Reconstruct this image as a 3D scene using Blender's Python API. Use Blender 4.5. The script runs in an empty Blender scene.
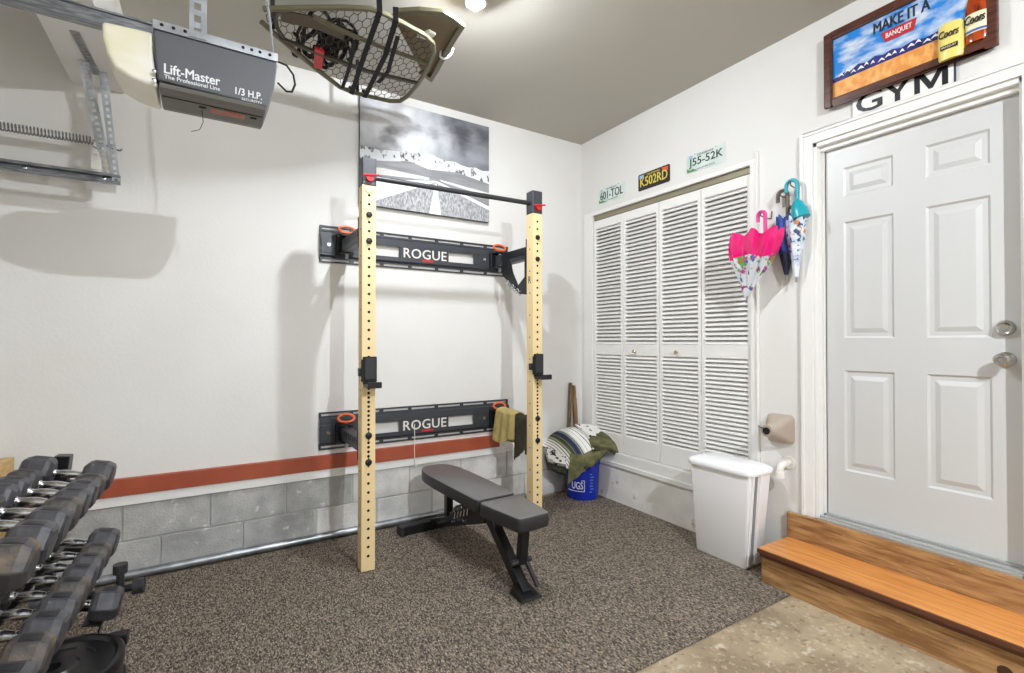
import bpy, bmesh, math, random
from mathutils import Matrix, Vector, noise
rnd = random.Random(7)
S = bpy.context.scene
C = S.collection
PI = math.pi
# ------------------------------------------------------------------ camera, world, exposure
cd = bpy.data.cameras.new('camera'); cam = bpy.data.objects.new('camera', cd); C.objects.link(cam)
cam.location = (-2.844, -3.394, 1.301)
cam.rotation_euler = (math.radians(90.563), math.radians(0.0), math.radians(-31.92))
cd.sensor_width = 36.0; cd.lens = 491.07 / 1024 * 36; cd.clip_start = 0.02; cd.clip_end = 100
S.camera = cam
wd = bpy.data.worlds.new('world'); S.world = wd; wd.use_nodes = True
WORLD_STRENGTH = 0.6
wd.node_tree.nodes['Background'].inputs[0].default_value = (0.96, 0.98, 1.0, 1)
wd.node_tree.nodes['Background'].inputs[1].default_value = WORLD_STRENGTH
S.view_settings.view_transform = 'Standard'; S.view_settings.look = 'None'
S.view_settings.gamma = 1; S.view_settings.use_curve_mapping = False
S.view_settings.exposure = 0.33
BULB_NEAR, BULB_FAR = 2700, 10500        # emission of the two ceiling bulbs

# ------------------------------------------------------------------ helpers
def lin(c):
    out = []
    for v in c[:3]:
        v /= 255.0
        out.append(v / 12.92 if v <= 0.04045 else ((v + 0.055) / 1.055) ** 2.4)
    return (*out, 1.0)

def mat(name, col, rough=0.5, metal=0.0, col2=None, scale=6.0, lo=0.4, hi=0.65, stretch=None, bump=0.0, bscale=120.0, emit=0.0, coat=0.0, trans=0.0, alpha=1.0, detail=4.0):
    m = bpy.data.materials.new(name); m.use_nodes = True
    nt = m.node_tree; b = nt.nodes['Principled BSDF']
    b.inputs['Base Color'].default_value = lin(col)
    b.inputs['Roughness'].default_value = rough; b.inputs['Metallic'].default_value = metal
    b.inputs['Coat Weight'].default_value = coat
    b.inputs['Transmission Weight'].default_value = trans
    b.inputs['Alpha'].default_value = alpha
    if col2 or bump:
        tc = nt.nodes.new('ShaderNodeTexCoord'); mp = nt.nodes.new('ShaderNodeMapping')
        nt.links.new(tc.outputs['Object'], mp.inputs[0])
        if stretch: mp.inputs['Scale'].default_value = stretch
    if col2:
        n = nt.nodes.new('ShaderNodeTexNoise'); n.inputs['Scale'].default_value = scale; n.inputs['Detail'].default_value = detail
        r = nt.nodes.new('ShaderNodeValToRGB')
        r.color_ramp.elements[0].position = lo; r.color_ramp.elements[1].position = hi
        r.color_ramp.elements[0].color = lin(col); r.color_ramp.elements[1].color = lin(col2)
        nt.links.new(mp.outputs[0], n.inputs['Vector']); nt.links.new(n.outputs['Fac'], r.inputs[0])
        nt.links.new(r.outputs[0], b.inputs['Base Color'])
    if bump:
        n2 = nt.nodes.new('ShaderNodeTexNoise'); n2.inputs['Scale'].default_value = bscale; n2.inputs['Detail'].default_value = 3
        bp = nt.nodes.new('ShaderNodeBump'); bp.inputs['Strength'].default_value = bump; bp.inputs['Distance'].default_value = 0.01
        nt.links.new(mp.outputs[0], n2.inputs['Vector']); nt.links.new(n2.outputs['Fac'], bp.inputs['Height'])
        nt.links.new(bp.outputs[0], b.inputs['Normal'])
    if emit:
        b.inputs['Emission Color'].default_value = lin(col); b.inputs['Emission Strength'].default_value = emit
    return m

def add_noise_layer(m, col, scale, lo, hi, stretch=None, amount=1.0, detail=5.0):
    """Lay a second noise-masked colour over a material's base colour."""
    nt = m.node_tree; b = nt.nodes['Principled BSDF']; inp = b.inputs['Base Color']
    tc = nt.nodes.new('ShaderNodeTexCoord'); mp = nt.nodes.new('ShaderNodeMapping')
    if stretch: mp.inputs['Scale'].default_value = stretch
    nt.links.new(tc.outputs['Object'], mp.inputs[0])
    n = nt.nodes.new('ShaderNodeTexNoise'); n.inputs['Scale'].default_value = scale; n.inputs['Detail'].default_value = detail
    nt.links.new(mp.outputs[0], n.inputs['Vector'])
    r = nt.nodes.new('ShaderNodeMapRange'); r.inputs['From Min'].default_value = lo; r.inputs['From Max'].default_value = hi; r.inputs['To Max'].default_value = amount
    nt.links.new(n.outputs['Fac'], r.inputs['Value'])
    mx = nt.nodes.new('ShaderNodeMix'); mx.data_type = 'RGBA'
    nt.links.new(r.outputs[0], mx.inputs[0])
    if inp.is_linked: nt.links.new(inp.links[0].from_socket, mx.inputs[6])
    else: mx.inputs[6].default_value = inp.default_value
    mx.inputs[7].default_value = lin(col)
    nt.links.new(mx.outputs[2], inp)
    return m

W = {}                                   # world matrix of every empty / part, so shapes can be given in room coordinates
class MB:
    def __init__(s): s.bm = bmesh.new(); s.mi = 0
    def _f(s, vs):
        try:
            f = s.bm.faces.new(vs); f.material_index = s.mi; return f
        except ValueError: return None
    def box(s, x0, x1, y0, y1, z0, z1, T=None):
        p = [Vector(v) for v in ((x0,y0,z0),(x1,y0,z0),(x1,y1,z0),(x0,y1,z0),(x0,y0,z1),(x1,y0,z1),(x1,y1,z1),(x0,y1,z1))]
        if T is not None: p = [T @ q for q in p]
        v = [s.bm.verts.new(q) for q in p]
        for f in ((0,3,2,1),(4,5,6,7),(0,1,5,4),(1,2,6,5),(2,3,7,6),(3,0,4,7)): s._f([v[i] for i in f])
        return s
    def hexa(s, p):                       # eight corners, same order as box
        v = [s.bm.verts.new(q) for q in p]
        for f in ((0,3,2,1),(4,5,6,7),(0,1,5,4),(1,2,6,5),(2,3,7,6),(3,0,4,7)): s._f([v[i] for i in f])
        return s
    def loft(s, rings, caps=True, closed=True):
        R = [[s.bm.verts.new(p) for p in r] for r in rings]
        n = len(R[0])
        for a, b in zip(R, R[1:]):
            for i in range(n if closed else n-1):
                j = (i+1) % n
                s._f([a[i], a[j], b[j], b[i]])
        if caps:
            s._f(list(reversed(R[0]))); s._f(R[-1])
        return s
    def sweep(s, pts, prof, closed=False, up=None):
        """Sweep a 2-D profile along a polyline."""
        P = [Vector(p) for p in pts]; n = len(P); rings = []
        d0 = (P[1]-P[0]).normalized()
        if up is None: up = Vector((0,0,1)) if abs(d0.z) < 0.9 else Vector((1,0,0))
        up = Vector(up)
        X = d0.cross(up).normalized()
        for i in range(n):
            if closed: a = (P[i]-P[i-1]).normalized(); b = (P[(i+1) % n]-P[i]).normalized()
            else:
                a = (P[i]-P[i-1]).normalized() if i else d0
                b = (P[i+1]-P[i]).normalized() if i < n-1 else a
            d = (a+b).normalized() if (a+b).length > 1e-6 else a
            X = (X - d*X.dot(d)).normalized(); Y = X.cross(d)
            k = 1.0 / max(0.5, d.dot(a))
            bis = (b-a); bl = bis.length
            ring = []
            for (u, v) in prof:
                o = X*u + Y*v
                if bl > 1e-4:
                    bd = bis/bl; o = o + bd*(o.dot(bd))*(k-1)
                ring.append(P[i]+o)
            rings.append(ring)
        if closed: rings.append(rings[0])
        s.loft(rings, caps=not closed)
        return s
    def tube(s, pts, r, n=8, closed=False): return s.sweep(pts, [(r*math.cos(2*PI*i/n), r*math.sin(2*PI*i/n)) for i in range(n)], closed)
    def bar(s, pts, w, h, up=None): return s.sweep(pts, [(-w/2,-h/2),(w/2,-h/2),(w/2,h/2),(-w/2,h/2)], up=up)
    def cyl(s, a, b, r, n=16, r2=None):
        a = Vector(a); b = Vector(b); d = (b-a).normalized()
        X = d.cross(Vector((0,0,1)) if abs(d.z) < 0.9 else Vector((1,0,0))).normalized(); Y = X.cross(d)
        r2 = r if r2 is None else r2
        return s.loft([[a+(X*math.cos(2*PI*i/n)+Y*math.sin(2*PI*i/n))*r for i in range(n)], [b+(X*math.cos(2*PI*i/n)+Y*math.sin(2*PI*i/n))*r2 for i in range(n)]])
    def lathe(s, prof, o=(0,0,0), axis=(0,0,1), n=24, caps=True):
        d = Vector(axis).normalized(); o = Vector(o)
        X = d.cross(Vector((0,0,1)) if abs(d.z) < 0.9 else Vector((1,0,0))).normalized(); Y = d.cross(X)
        return s.loft([[o+d*h+(X*math.cos(2*PI*i/n)+Y*math.sin(2*PI*i/n))*r for i in range(n)] for r, h in prof], caps)
    def prism(s, poly, O, X, Y, depth):   # polygon in the plane O + aX + bY, thickened along X x Y
        O = Vector(O); X = Vector(X); Y = Vector(Y); N = X.cross(Y).normalized()*depth
        a = [s.bm.verts.new(O+X*u+Y*v) for u, v in poly]; b = [s.bm.verts.new(O+X*u+Y*v+N) for u, v in poly]
        s._f(list(reversed(a))); s._f(b); n = len(a)
        for i in range(n): s._f([a[i], a[(i+1)%n], b[(i+1)%n], b[i]])
        return s
    def sheet(s, fn, nu, nv, thick):
        """Surface fn(u,v) for u,v in 0..1, given a real thickness downward along its normal."""
        P = [[Vector(fn(i/nu, j/nv)) for j in range(nv+1)] for i in range(nu+1)]
        top = [[s.bm.verts.new(p) for p in r] for r in P]; bot = []
        for i in range(nu+1):
            row = []
            for j in range(nv+1):
                du = P[min(i+1,nu)][j]-P[max(i-1,0)][j]; dv = P[i][min(j+1,nv)]-P[i][max(j-1,0)]
                n = du.cross(dv)
                n = n.normalized() if n.length > 1e-9 else Vector((0,0,1))
                row.append(s.bm.verts.new(P[i][j]-n*thick))
            bot.append(row)
        for i in range(nu):
            for j in range(nv):
                s._f([top[i][j], top[i+1][j], top[i+1][j+1], top[i][j+1]]); s._f([bot[i][j], bot[i][j+1], bot[i+1][j+1], bot[i+1][j]])
        for i in range(nu):
            s._f([top[i][0], bot[i][0], bot[i+1][0], top[i+1][0]]); s._f([top[i][nv], top[i+1][nv], bot[i+1][nv], bot[i][nv]])
        for j in range(nv):
            s._f([top[0][j], top[0][j+1], bot[0][j+1], bot[0][j]]); s._f([top[nu][j], bot[nu][j], bot[nu][j+1], top[nu][j+1]])
        return s
    def build(s, name, m, parent=None, bevel=0.0, smooth=False, seg=2, angle=35):
        bm = s.bm
        bmesh.ops.remove_doubles(bm, verts=bm.verts, dist=1e-6)
        bmesh.ops.recalc_face_normals(bm, faces=bm.faces)
        me = bpy.data.meshes.new(name)
        if parent is not None:
            bm.transform(W[parent].inverted()); loc = None
        else:
            xs = [v.co for v in bm.verts]
            loc = Vector(((min(v.x for v in xs)+max(v.x for v in xs))/2, (min(v.y for v in xs)+max(v.y for v in xs))/2, min(v.z for v in xs)))
            bm.transform(Matrix.Translation(-loc))
        bm.to_mesh(me); bm.free()
        for mm in (m if isinstance(m, (list, tuple)) else [m]): me.materials.append(mm)
        o = bpy.data.objects.new(name, me); C.objects.link(o)
        if smooth:
            me.polygons.foreach_set('use_smooth', [True]*len(me.polygons)); me.set_sharp_from_angle(angle=math.radians(angle))
        if bevel:
            b = o.modifiers.new('bevel', 'BEVEL'); b.width = bevel; b.segments = seg; b.limit_method = 'ANGLE'; b.angle_limit = math.radians(40)
        if parent is not None: o.parent = parent; W[o] = W[parent]
        else: o.location = loc; W[o] = Matrix.Translation(loc)
        return o

def tag(o, label, cat, group=None, kind=None):
    o['label'] = label; o['category'] = cat
    if group: o['group'] = group
    if kind: o['kind'] = kind
    return o
def thing(name, label, cat, loc, rz=0.0, group=None):
    o = bpy.data.objects.new(name, None); C.objects.link(o); o.empty_display_size = 0.05
    o.location = loc; o.rotation_euler = (0, 0, rz)
    W[o] = Matrix.Translation(Vector(loc)) @ Matrix.Rotation(rz, 4, 'Z')
    return tag(o, label, cat, group)
def struct(o, label, cat='wall'): return tag(o, label, cat, None, 'structure')
def copy_tree(o, parent=None):
    c = o.copy(); C.objects.link(c)
    if parent is not None: c.parent = parent; c.matrix_parent_inverse = o.matrix_parent_inverse.copy()
    for ch in list(o.children): copy_tree(ch, c)
    return c
def text(name, body, m, parent, O, X, Y, w, h, depth=0.0012, bold=0.0, shear=0.0, space=1.0):
    """Lettering fitted to a w x h box whose lower left corner is O."""
    cu = bpy.data.curves.new(name, 'FONT'); cu.body = body; cu.size = 1.0; cu.shear = shear; cu.space_character = space; cu.resolution_u = 3
    t = bpy.data.objects.new(name, cu); me = bpy.data.meshes.new_from_object(t)
    bpy.data.objects.remove(t); bpy.data.curves.remove(cu)
    bm = bmesh.new(); bm.from_mesh(me)
    x0 = min(v.co.x for v in bm.verts); x1 = max(v.co.x for v in bm.verts); y0 = min(v.co.y for v in bm.verts); y1 = max(v.co.y for v in bm.verts)
    X = Vector(X); Y = Vector(Y); N = X.cross(Y); O = Vector(O)
    for v in bm.verts: v.co = O + X*((v.co.x-x0)/(x1-x0)*w) + Y*((v.co.y-y0)/(y1-y0)*h) + N*depth
    r = bmesh.ops.extrude_face_region(bm, geom=bm.faces[:])
    for v in r['geom']:
        if isinstance(v, bmesh.types.BMVert): v.co -= N*depth
    if bold > 0.006:                       # heavier strokes: the same letters again, a hair to either side
        src = bmesh.ops.duplicate; q = bold*h*0.9; base = bm.verts[:]+bm.edges[:]+bm.faces[:]
        for dx, dy, dz in ((-q, 0, 0.00004), (q, 0, 0.00008), (0, q*0.6, 0.00012), (0, -q*0.6, 0.00016)):
            g = src(bm, geom=base)
            for e in g['geom']:
                if isinstance(e, bmesh.types.BMVert): e.co += X*dx + Y*dy + N*dz
    mb = MB(); mb.bm.free(); mb.bm = bm
    bpy.data.meshes.remove(me)
    return mb.build(name, m, parent)
RX, RY, RN = Vector((0,-1,0)), Vector((0,0,1)), Vector((-1,0,0))      # reading directions on the right wall
BX, BY = Vector((1,0,0)), Vector((0,0,1))                             # and on the back wall

# ------------------------------------------------------------------ materials
m_wall = mat('wall_paint', (228,227,223), 0.75, col2=(224,222,217), scale=1.6, bump=0.08, bscale=60)
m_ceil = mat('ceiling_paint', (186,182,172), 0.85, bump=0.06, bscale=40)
m_trim = mat('white_trim_paint', (236,235,231), 0.4)
m_door = mat('door_paint', (203,203,201), 0.38)
m_base = mat('painted_stem_wall', (226,222,214), 0.7, col2=(240,238,232), scale=5, bump=0.25, bscale=25)
add_noise_layer(m_base, (176,150,112), 9, 0.66, 0.74, amount=0.8)
m_red = mat('red_board_paint', (160,74,48), 0.5, col2=(168,82,54), scale=8)
m_block = mat('concrete_block', (158,158,156), 0.9, col2=(192,192,188), scale=7, lo=0.35, hi=0.7, bump=0.5, bscale=90)
add_noise_layer(m_block, (222,222,220), 16, 0.62, 0.70, amount=0.75)
add_noise_layer(m_block, (176,142,92), 2.4, 0.66, 0.74, amount=0.8)
m_blockw = mat('whitewashed_block', (196,195,191), 0.9, col2=(226,224,219), scale=6, lo=0.35, hi=0.62, bump=0.45, bscale=70)
m_mortar = mat('mortar', (186,186,180), 0.95, bump=0.3, bscale=150)
m_conc = mat('floor_concrete', (138,122,98), 0.8, col2=(186,168,138), scale=3.2, lo=0.35, hi=0.68, bump=0.2, bscale=40, detail=8)
add_noise_layer(m_conc, (208,200,184), 14, 0.63, 0.70, amount=0.7)
add_noise_layer(m_conc, (206,188,160), 45, 0.56, 0.66, amount=0.5)
add_noise_layer(m_conc, (104,90,68), 34, 0.58, 0.68, amount=0.55)
add_noise_layer(m_conc, (112,100,80), 2.2, 0.58, 0.72, amount=0.7)
m_black = mat('black_powder_coat', (40,41,43), 0.42)
m_blackm = mat('black_steel', (26,27,29), 0.35, 0.2)
m_char = mat('charcoal_plate', (62,65,70), 0.4, 0.2)
m_tan = mat('tan_powder_coat', (238,212,160), 0.5)
m_white = mat('white_plastic', (250,250,251), 0.35)
m_orange = mat('orange_plastic', (236,104,48), 0.4)
m_redp = mat('red_plastic', (205,28,36), 0.35)
m_chrome = mat('chrome', (215,217,220), 0.16, 1.0)
m_galv = mat('galvanised_steel', (178,182,186), 0.38, 0.85, col2=(150,154,158), scale=14)
m_steel = mat('worn_track_steel', (118,122,128), 0.35, 0.8, col2=(160,164,168), scale=20, stretch=(1,8,8))
m_nickel = mat('satin_nickel', (188,184,178), 0.22, 1.0)
m_rubber = mat('black_rubber', (34,34,37), 0.48, col2=(52,51,54), scale=30)
m_vinyl = mat('lit_top_vinyl', (104,102,101), 0.36, bump=0.12, bscale=400)  # pad tops: sheen of the overhead light put into a lighter grey
m_vside = mat('shaded_side_vinyl', (44,44,47), 0.45)  # pad sides: same black vinyl, their shade put into a darker colour
m_vinyl.node_tree.nodes['Principled BSDF'].inputs['Specular IOR Level'].default_value = 0.8

# ------------------------------------------------------------------ the setting
struct(MB().box(-4.9, 0.3, -6.4, 0.3, -0.08, 0).build('floor', m_conc), 'stained bare concrete garage floor', 'floor')
struct(MB().box(-4.9, 0.3, -6.4, 0.3, 3.062, 3.14).build('ceiling', m_ceil), 'plain grey white plaster ceiling', 'ceiling')
struct(MB().box(-4.9, 0.0, 0.0, 0.16, 0.46, 3.062).build('wall_back', m_wall), 'off white painted wall behind the rack')
b = MB()
CY0, CY1, CZ0, CZ1 = -0.160, -1.612, 0.395, 2.385       # closet opening
DY0, DY1, DZ0, DZ1 = -1.978, -2.800, 0.335, 2.392       # doorway
b.box(0, 0.16, CY0, 0.16, 0.30, 3.062); b.box(0, 0.16, CY1, CY0, CZ1, 3.062); b.box(0, 0.16, CY1, CY0, 0.30, CZ0)
b.box(0, 0.16, DY0, CY1, 0.30, 3.062); b.box(0, 0.16, DY1, DY0, DZ1, 3.062); b.box(0, 0.16, -6.4, DY1, 0.30, 3.062)
b.box(0.16, 0.2, -6.4, 0.16, 0, 3.062); b.box(0, 0.16, -6.4, 0.16, 0, 0.2999)
b.box(0.02, 0.16, DY1, DY0, 0.2999, DZ0)
struct(b.build('wall_right', m_wall), 'off white painted wall with closet and entry door')
struct(MB().box(-0.012, 0.0, -1.62, -0.02, 0.0, 0.282).build('trim_8', m_base), 'scuffed white painted footing below the closet', 'footing')
struct(MB().box(-4.90, -4.78, -6.4, 0.0, 0.0, 3.062).build('wall_left', m_wall), 'plain closed end wall of the garage')
# lower block course
b = MB(); b.mi = 0
b.box(-4.78, -0.0, 0.006, 0.16, 0.0, 0.412); b.mi = 1
def blocks(b, z0, z1, off, x_lo, x_hi, mi):
    k = math.floor((x_lo-off)/0.4075)
    while off+k*0.4075 < x_hi:
        x0 = max(off+k*0.4075, x_lo)+0.004; x1 = min(off+(k+1)*0.4075, x_hi)-0.004
        if x1-x0 > 0.01:
            b.mi = mi; b.box(x0, x1, -0.002, 0.01, z0+0.004, z1-0.004)
        k += 1
blocks(b, 0.21, 0.412, -2.82, -4.78, -2.0, 1); blocks(b, 0.0, 0.21, -2.649, -4.78, -2.23, 1)
blocks(b, 0.21, 0.412, -2.82, -2.0, -0.0, 2); blocks(b, 0.0, 0.21, -2.649, -2.23, -0.0, 2)
struct(b.build('wall_base', [m_mortar, m_block, m_blockw], bevel=0.003, seg=1), 'low course of grey concrete blocks')
struct(MB().box(-4.78, -0.80, -0.018, 0.005, 0.410, 0.466).build('trim_1', m_trim, bevel=0.003), 'thin white batten on top of the blocks', 'trim')
struct(MB().box(-4.78, -0.862, -0.03, 0.005, 0.466, 0.558).build('trim_2', m_red, bevel=0.003), 'rust red painted board along the back wall', 'trim')
struct(MB().box(-0.80, 0.0, -0.012, 0.005, 0.412, 0.475).build('trim_3', m_base, bevel=0.006), 'white painted ledge near the corner', 'trim')
# dropped beam across the ceiling
struct(MB().box(-3.448, -3.233, -6.4, 0.0, 2.654, 3.062).build('ceiling_beam', m_wall, bevel=0.002), 'boxed drop beam across the ceiling', 'beam')

# closet trim
b = MB()
b.box(-0.012, 0.0, CY0, CY0+0.105, 0.31, CZ1+0.0); b.box(-0.012, 0.0, CY1-0.042, CY1, 0.31, CZ1+0.0)
b.box(-0.012, 0.0, CY1-0.042, CY0+0.105, CZ1, CZ1+0.03)
b.box(-0.022, 0.0, CY1-0.052, CY1-0.042, 0.45, 2.455)
struct(b.build('trim_4', m_trim, bevel=0.002), 'flat white casing round the closet opening', 'trim')
b = MB()
b.box(-0.014, 0.03, CY1-0.05, CY0+0.10, 0.312, CZ0); b.box(-0.026, 0.0, CY1-0.06, CY0+0.13, 0.284, 0.316)
b.box(0.0, 0.012, CY1, CY0, CZ0, CZ0+0.006)
struct(b.build('trim_5', m_trim, bevel=0.002), 'white sill ledge under the closet doors', 'trim')
m_track = mat('closet_track_metal', (150,143,120), 0.45, 0.4)
struct(MB().box(0.012, 0.04, CY1, CY0, 2.345, CZ1).build('trim_6', m_track), 'narrow metal track above the closet doors', 'trim')

def louver_leaf(bm, y0, y1, zt=2.336, zb=0.405):
    """One louvered leaf: stiles, three rails, tilted slats (y0 is the far edge)."""
    st = 0.028; x0, x1 = 0.006, 0.034
    bm.box(x0, x1, y0-st, y0-0.002, zb, zt); bm.box(x0, x1, y1+0.002, y1+st, zb, zt)
    for z0, z1 in ((zb, 0.535), (1.190, 1.276), (2.268, zt)): bm.box(x0, x1, y1+st, y0-st, z0, z1)
    for z0, z1, n in ((0.535, 1.190, 23), (1.276, 2.268, 32)):
        for k in range(n):
            zc = z0+(k+0.5)*(z1-z0)/n
            T = Matrix.Translation((0.020, 0, zc)) @ Matrix.Rotation(math.radians(-42), 4, 'Y')
            bm.box(-0.0190, 0.0190, y1+st-0.004, y0-st+0.004, -0.003, 0.003, T)
edges = [-0.163, -0.510, -0.883, -1.247, -1.610]
for i in (0, 1):
    lab = ('far pair of white louvered bifold leaves next to the corner', 'near pair of white louvered bifold leaves behind the waste bin')[i]
    d = thing('door_%d' % (i+1), lab, 'closet door', (0.02, (edges[2*i]+edges[2*i+2])/2, 0.405)); d['kind'] = 'structure'
    for k in (0, 1):
        lb = MB(); louver_leaf(lb, edges[2*i+k], edges[2*i+k+1]); lb.build('louvered_leaf', m_trim, d, bevel=0.0012, seg=1)
    ky = (-0.647, -1.048)[i]
    MB().lathe([(0.006,0.0),(0.005,0.012),(0.012,0.017),(0.014,0.024),(0.010,0.030),(0.002,0.032)], (0.007, ky, 1.222), (-1,0,0), 16).build('knob', mat('brass_knob_%d' % i, (196,180,140), 0.25, 0.9), d, smooth=True)

# entry door
b = MB()
CW = 0.062
for (w0, w1, th) in ((0.0, CW, 0.014), (CW-0.016, CW, 0.022)):
    b.box(-th, 0.0, DY0+w0, DY0+w1, 0.335, DZ1+w1); b.box(-th, 0.0, DY1-w1, DY1-w0, 0.335, DZ1+w1); b.box(-th, 0.0, DY1-w0, DY0+w0, DZ1+w0, DZ1+w1)
b.box(0.0, 0.10, DY0-0.02, DY0+0.0, DZ0, DZ1); b.box(0.0, 0.10, DY1, DY1+0.012, DZ0, DZ1); b.box(0.0, 0.10, DY1, DY0, DZ1-0.022, DZ1)
b.box(0.045, 0.058, DY0-0.034, DY0-0.02, DZ0, DZ1-0.02); b.box(0.030, 0.058, DY1, DY0, DZ1-0.045, DZ1-0.02)
struct(b.build('trim_7', m_trim, bevel=0.002), 'moulded white casing and jamb round the entry door', 'trim')
d = thing('door_3', 'white six panel entry door above the wooden step', 'door', (0.07, -2.39, DZ0+0.025)); d['kind'] = 'structure'
b = MB(); SX = 0.060; Y0, Y1, Z0, Z1 = -2.014, -2.786, 0.362, 2.352
cols = [(-2.100, -2.327), (-2.456, -2.684)]; rows = [(0.610, 1.146), (1.318, 1.941), (2.076, 2.233)]
ys = [Y0, -2.100, -2.327, -2.456, -2.684, Y1]; zs = [Z0, 0.610, 1.146, 1.318, 1.941, 2.076, 2.233, Z1]
grid = {}
def gv(y, z, x):
    k = (round(y,4), round(z,4), round(x,4))
    if k not in grid: grid[k] = b.bm.verts.new((x, y, z))
    return grid[k]
for i in range(5):
    for j in range(7):
        ya, yb, za, zb = ys[i], ys[i+1], zs[j], zs[j+1]
        if i in (1, 3) and j in (1, 3, 5):
            steps = [(0, 0), (0.010, 0.009), (0.028, 0.009), (0.050, 0.001)]      # moulding groove then raised field
            for (e0, d0), (e1, d1) in zip(steps, steps[1:]):
                q0 = [(ya-e0, za+e0), (yb+e0, za+e0), (yb+e0, zb-e0), (ya-e0, zb-e0)]; q1 = [(ya-e1, za+e1), (yb+e1, za+e1), (yb+e1, zb-e1), (ya-e1, zb-e1)]
                for k in range(4):
                    l = (k+1) % 4
                    b._f([gv(*q0[k], SX+d0), gv(*q0[l], SX+d0), gv(*q1[l], SX+d1), gv(*q1[k], SX+d1)])
            b._f([gv(*q, SX+d1) for q in q1])
        else: b._f([gv(ya, za, SX), gv(yb, za, SX), gv(yb, zb, SX), gv(ya, zb, SX)])
b.box(SX+0.012, SX+0.04, Y1, Y0, Z0, Z1)
b.box(SX, SX+0.02, Y1, Y1+0.0005, Z0, Z1); b.box(SX, SX+0.02, Y0-0.0005, Y0, Z0, Z1)
b.build('door_slab', m_door, d)
def knob(z, y, deadbolt):
    k = MB()
    if deadbolt: k.lathe([(0.034,0.0),(0.034,0.006),(0.028,0.022),(0.024,0.026),(0.020,0.024),(0.014,0.024),(0.013,0.027),(0.0015,0.027)], (SX, y, z), (-1,0,0), 28)
    else: k.lathe([(0.034,0.0),(0.033,0.006),(0.020,0.014),(0.014,0.020),(0.014,0.034),(0.024,0.042),(0.029,0.052),(0.028,0.062),(0.020,0.070),(0.012,0.070),(0.010,0.067),(0.0015,0.067)], (SX, y, z), (-1,0,0), 28)
    return k
knob(1.222, -2.728, False).build('door_knob', m_nickel, d, smooth=True); knob(1.358, -2.728, True).build('deadbolt', m_nickel, d, smooth=True)
m_alu = mat('aluminium_sill', (205,206,204), 0.3, 0.7)
b = MB(); b.box(-0.02, 0.10, DY1+0.012, DY0-0.02, DZ0-0.004, DZ0+0.010); b.box(0.005, 0.02, DY1+0.012, DY0-0.02, DZ0+0.01, DZ0+0.020); b.box(0.045, 0.10, DY1+0.012, DY0-0.02, DZ0+0.01, DZ0+0.026)
struct(b.build('trim_9', m_alu, bevel=0.002), 'grooved aluminium threshold under the entry door', 'threshold')

# ------------------------------------------------------------------ floor mat
m_mat = mat('mat_pile', (62,54,46), 0.95, col2=(150,136,120), scale=1.0, lo=0.40, hi=0.66, stretch=(150,62,150), bump=0.9, bscale=1.0, detail=3)
add_noise_layer(m_mat, (196,184,166), 1.0, 0.58, 0.66, stretch=(190,75,190), amount=0.85, detail=2)
add_noise_layer(m_mat, (38,33,29), 1.0, 0.60, 0.70, stretch=(120,50,120), amount=0.8, detail=2)
tag(MB().box(-4.4, -0.030, -2.005, -0.045, 0.0005, 0.010).build('floor_mat', m_mat, bevel=0.003), 'speckled brown black floor mat under the weight bench', 'mat')

# ------------------------------------------------------------------ ceiling bulbs
m_bulb1 = mat('lit_bulb_glass', (243,248,255), 0.3, emit=BULB_NEAR); m_bulb2 = mat('lit_bulb_glass_far', (243,248,255), 0.3, emit=BULB_FAR)
for (p, mm, lab) in (((-1.728,-1.262,2.965), m_bulb1, 'lit bare ceiling bulb beside the hanging hunting stand'), ((-1.80,-4.60,2.965), m_bulb2, 'lit bare ceiling bulb behind the garage door opener')):
    t = thing('ceiling_lamp', lab, 'lamp', (p[0], p[1], 3.062))
    MB().lathe([(0.056,0.0),(0.058,0.010),(0.050,0.026),(0.030,0.036),(0.024,0.050),(0.044,0.062),(0.048,0.088),(0.047,0.0995),(0.038,0.0995),(0.033,0.070),(0.010,0.062),(0.004,0.062)], (p[0], p[1], 3.0615), (0,0,-1), 20).build('shading_lamp_holder', m_white, t, smooth=True)  # wide skirt is made up, shaped to keep bulb light off the ceiling
    MB().lathe([(0.012,0.040),(0.015,0.030),(0.024,0.018),(0.029,0.0),(0.026,-0.014),(0.016,-0.026),(0.001,-0.030)], p, (0,0,1), 20).build('bulb', mm, t, smooth=True)

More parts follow.
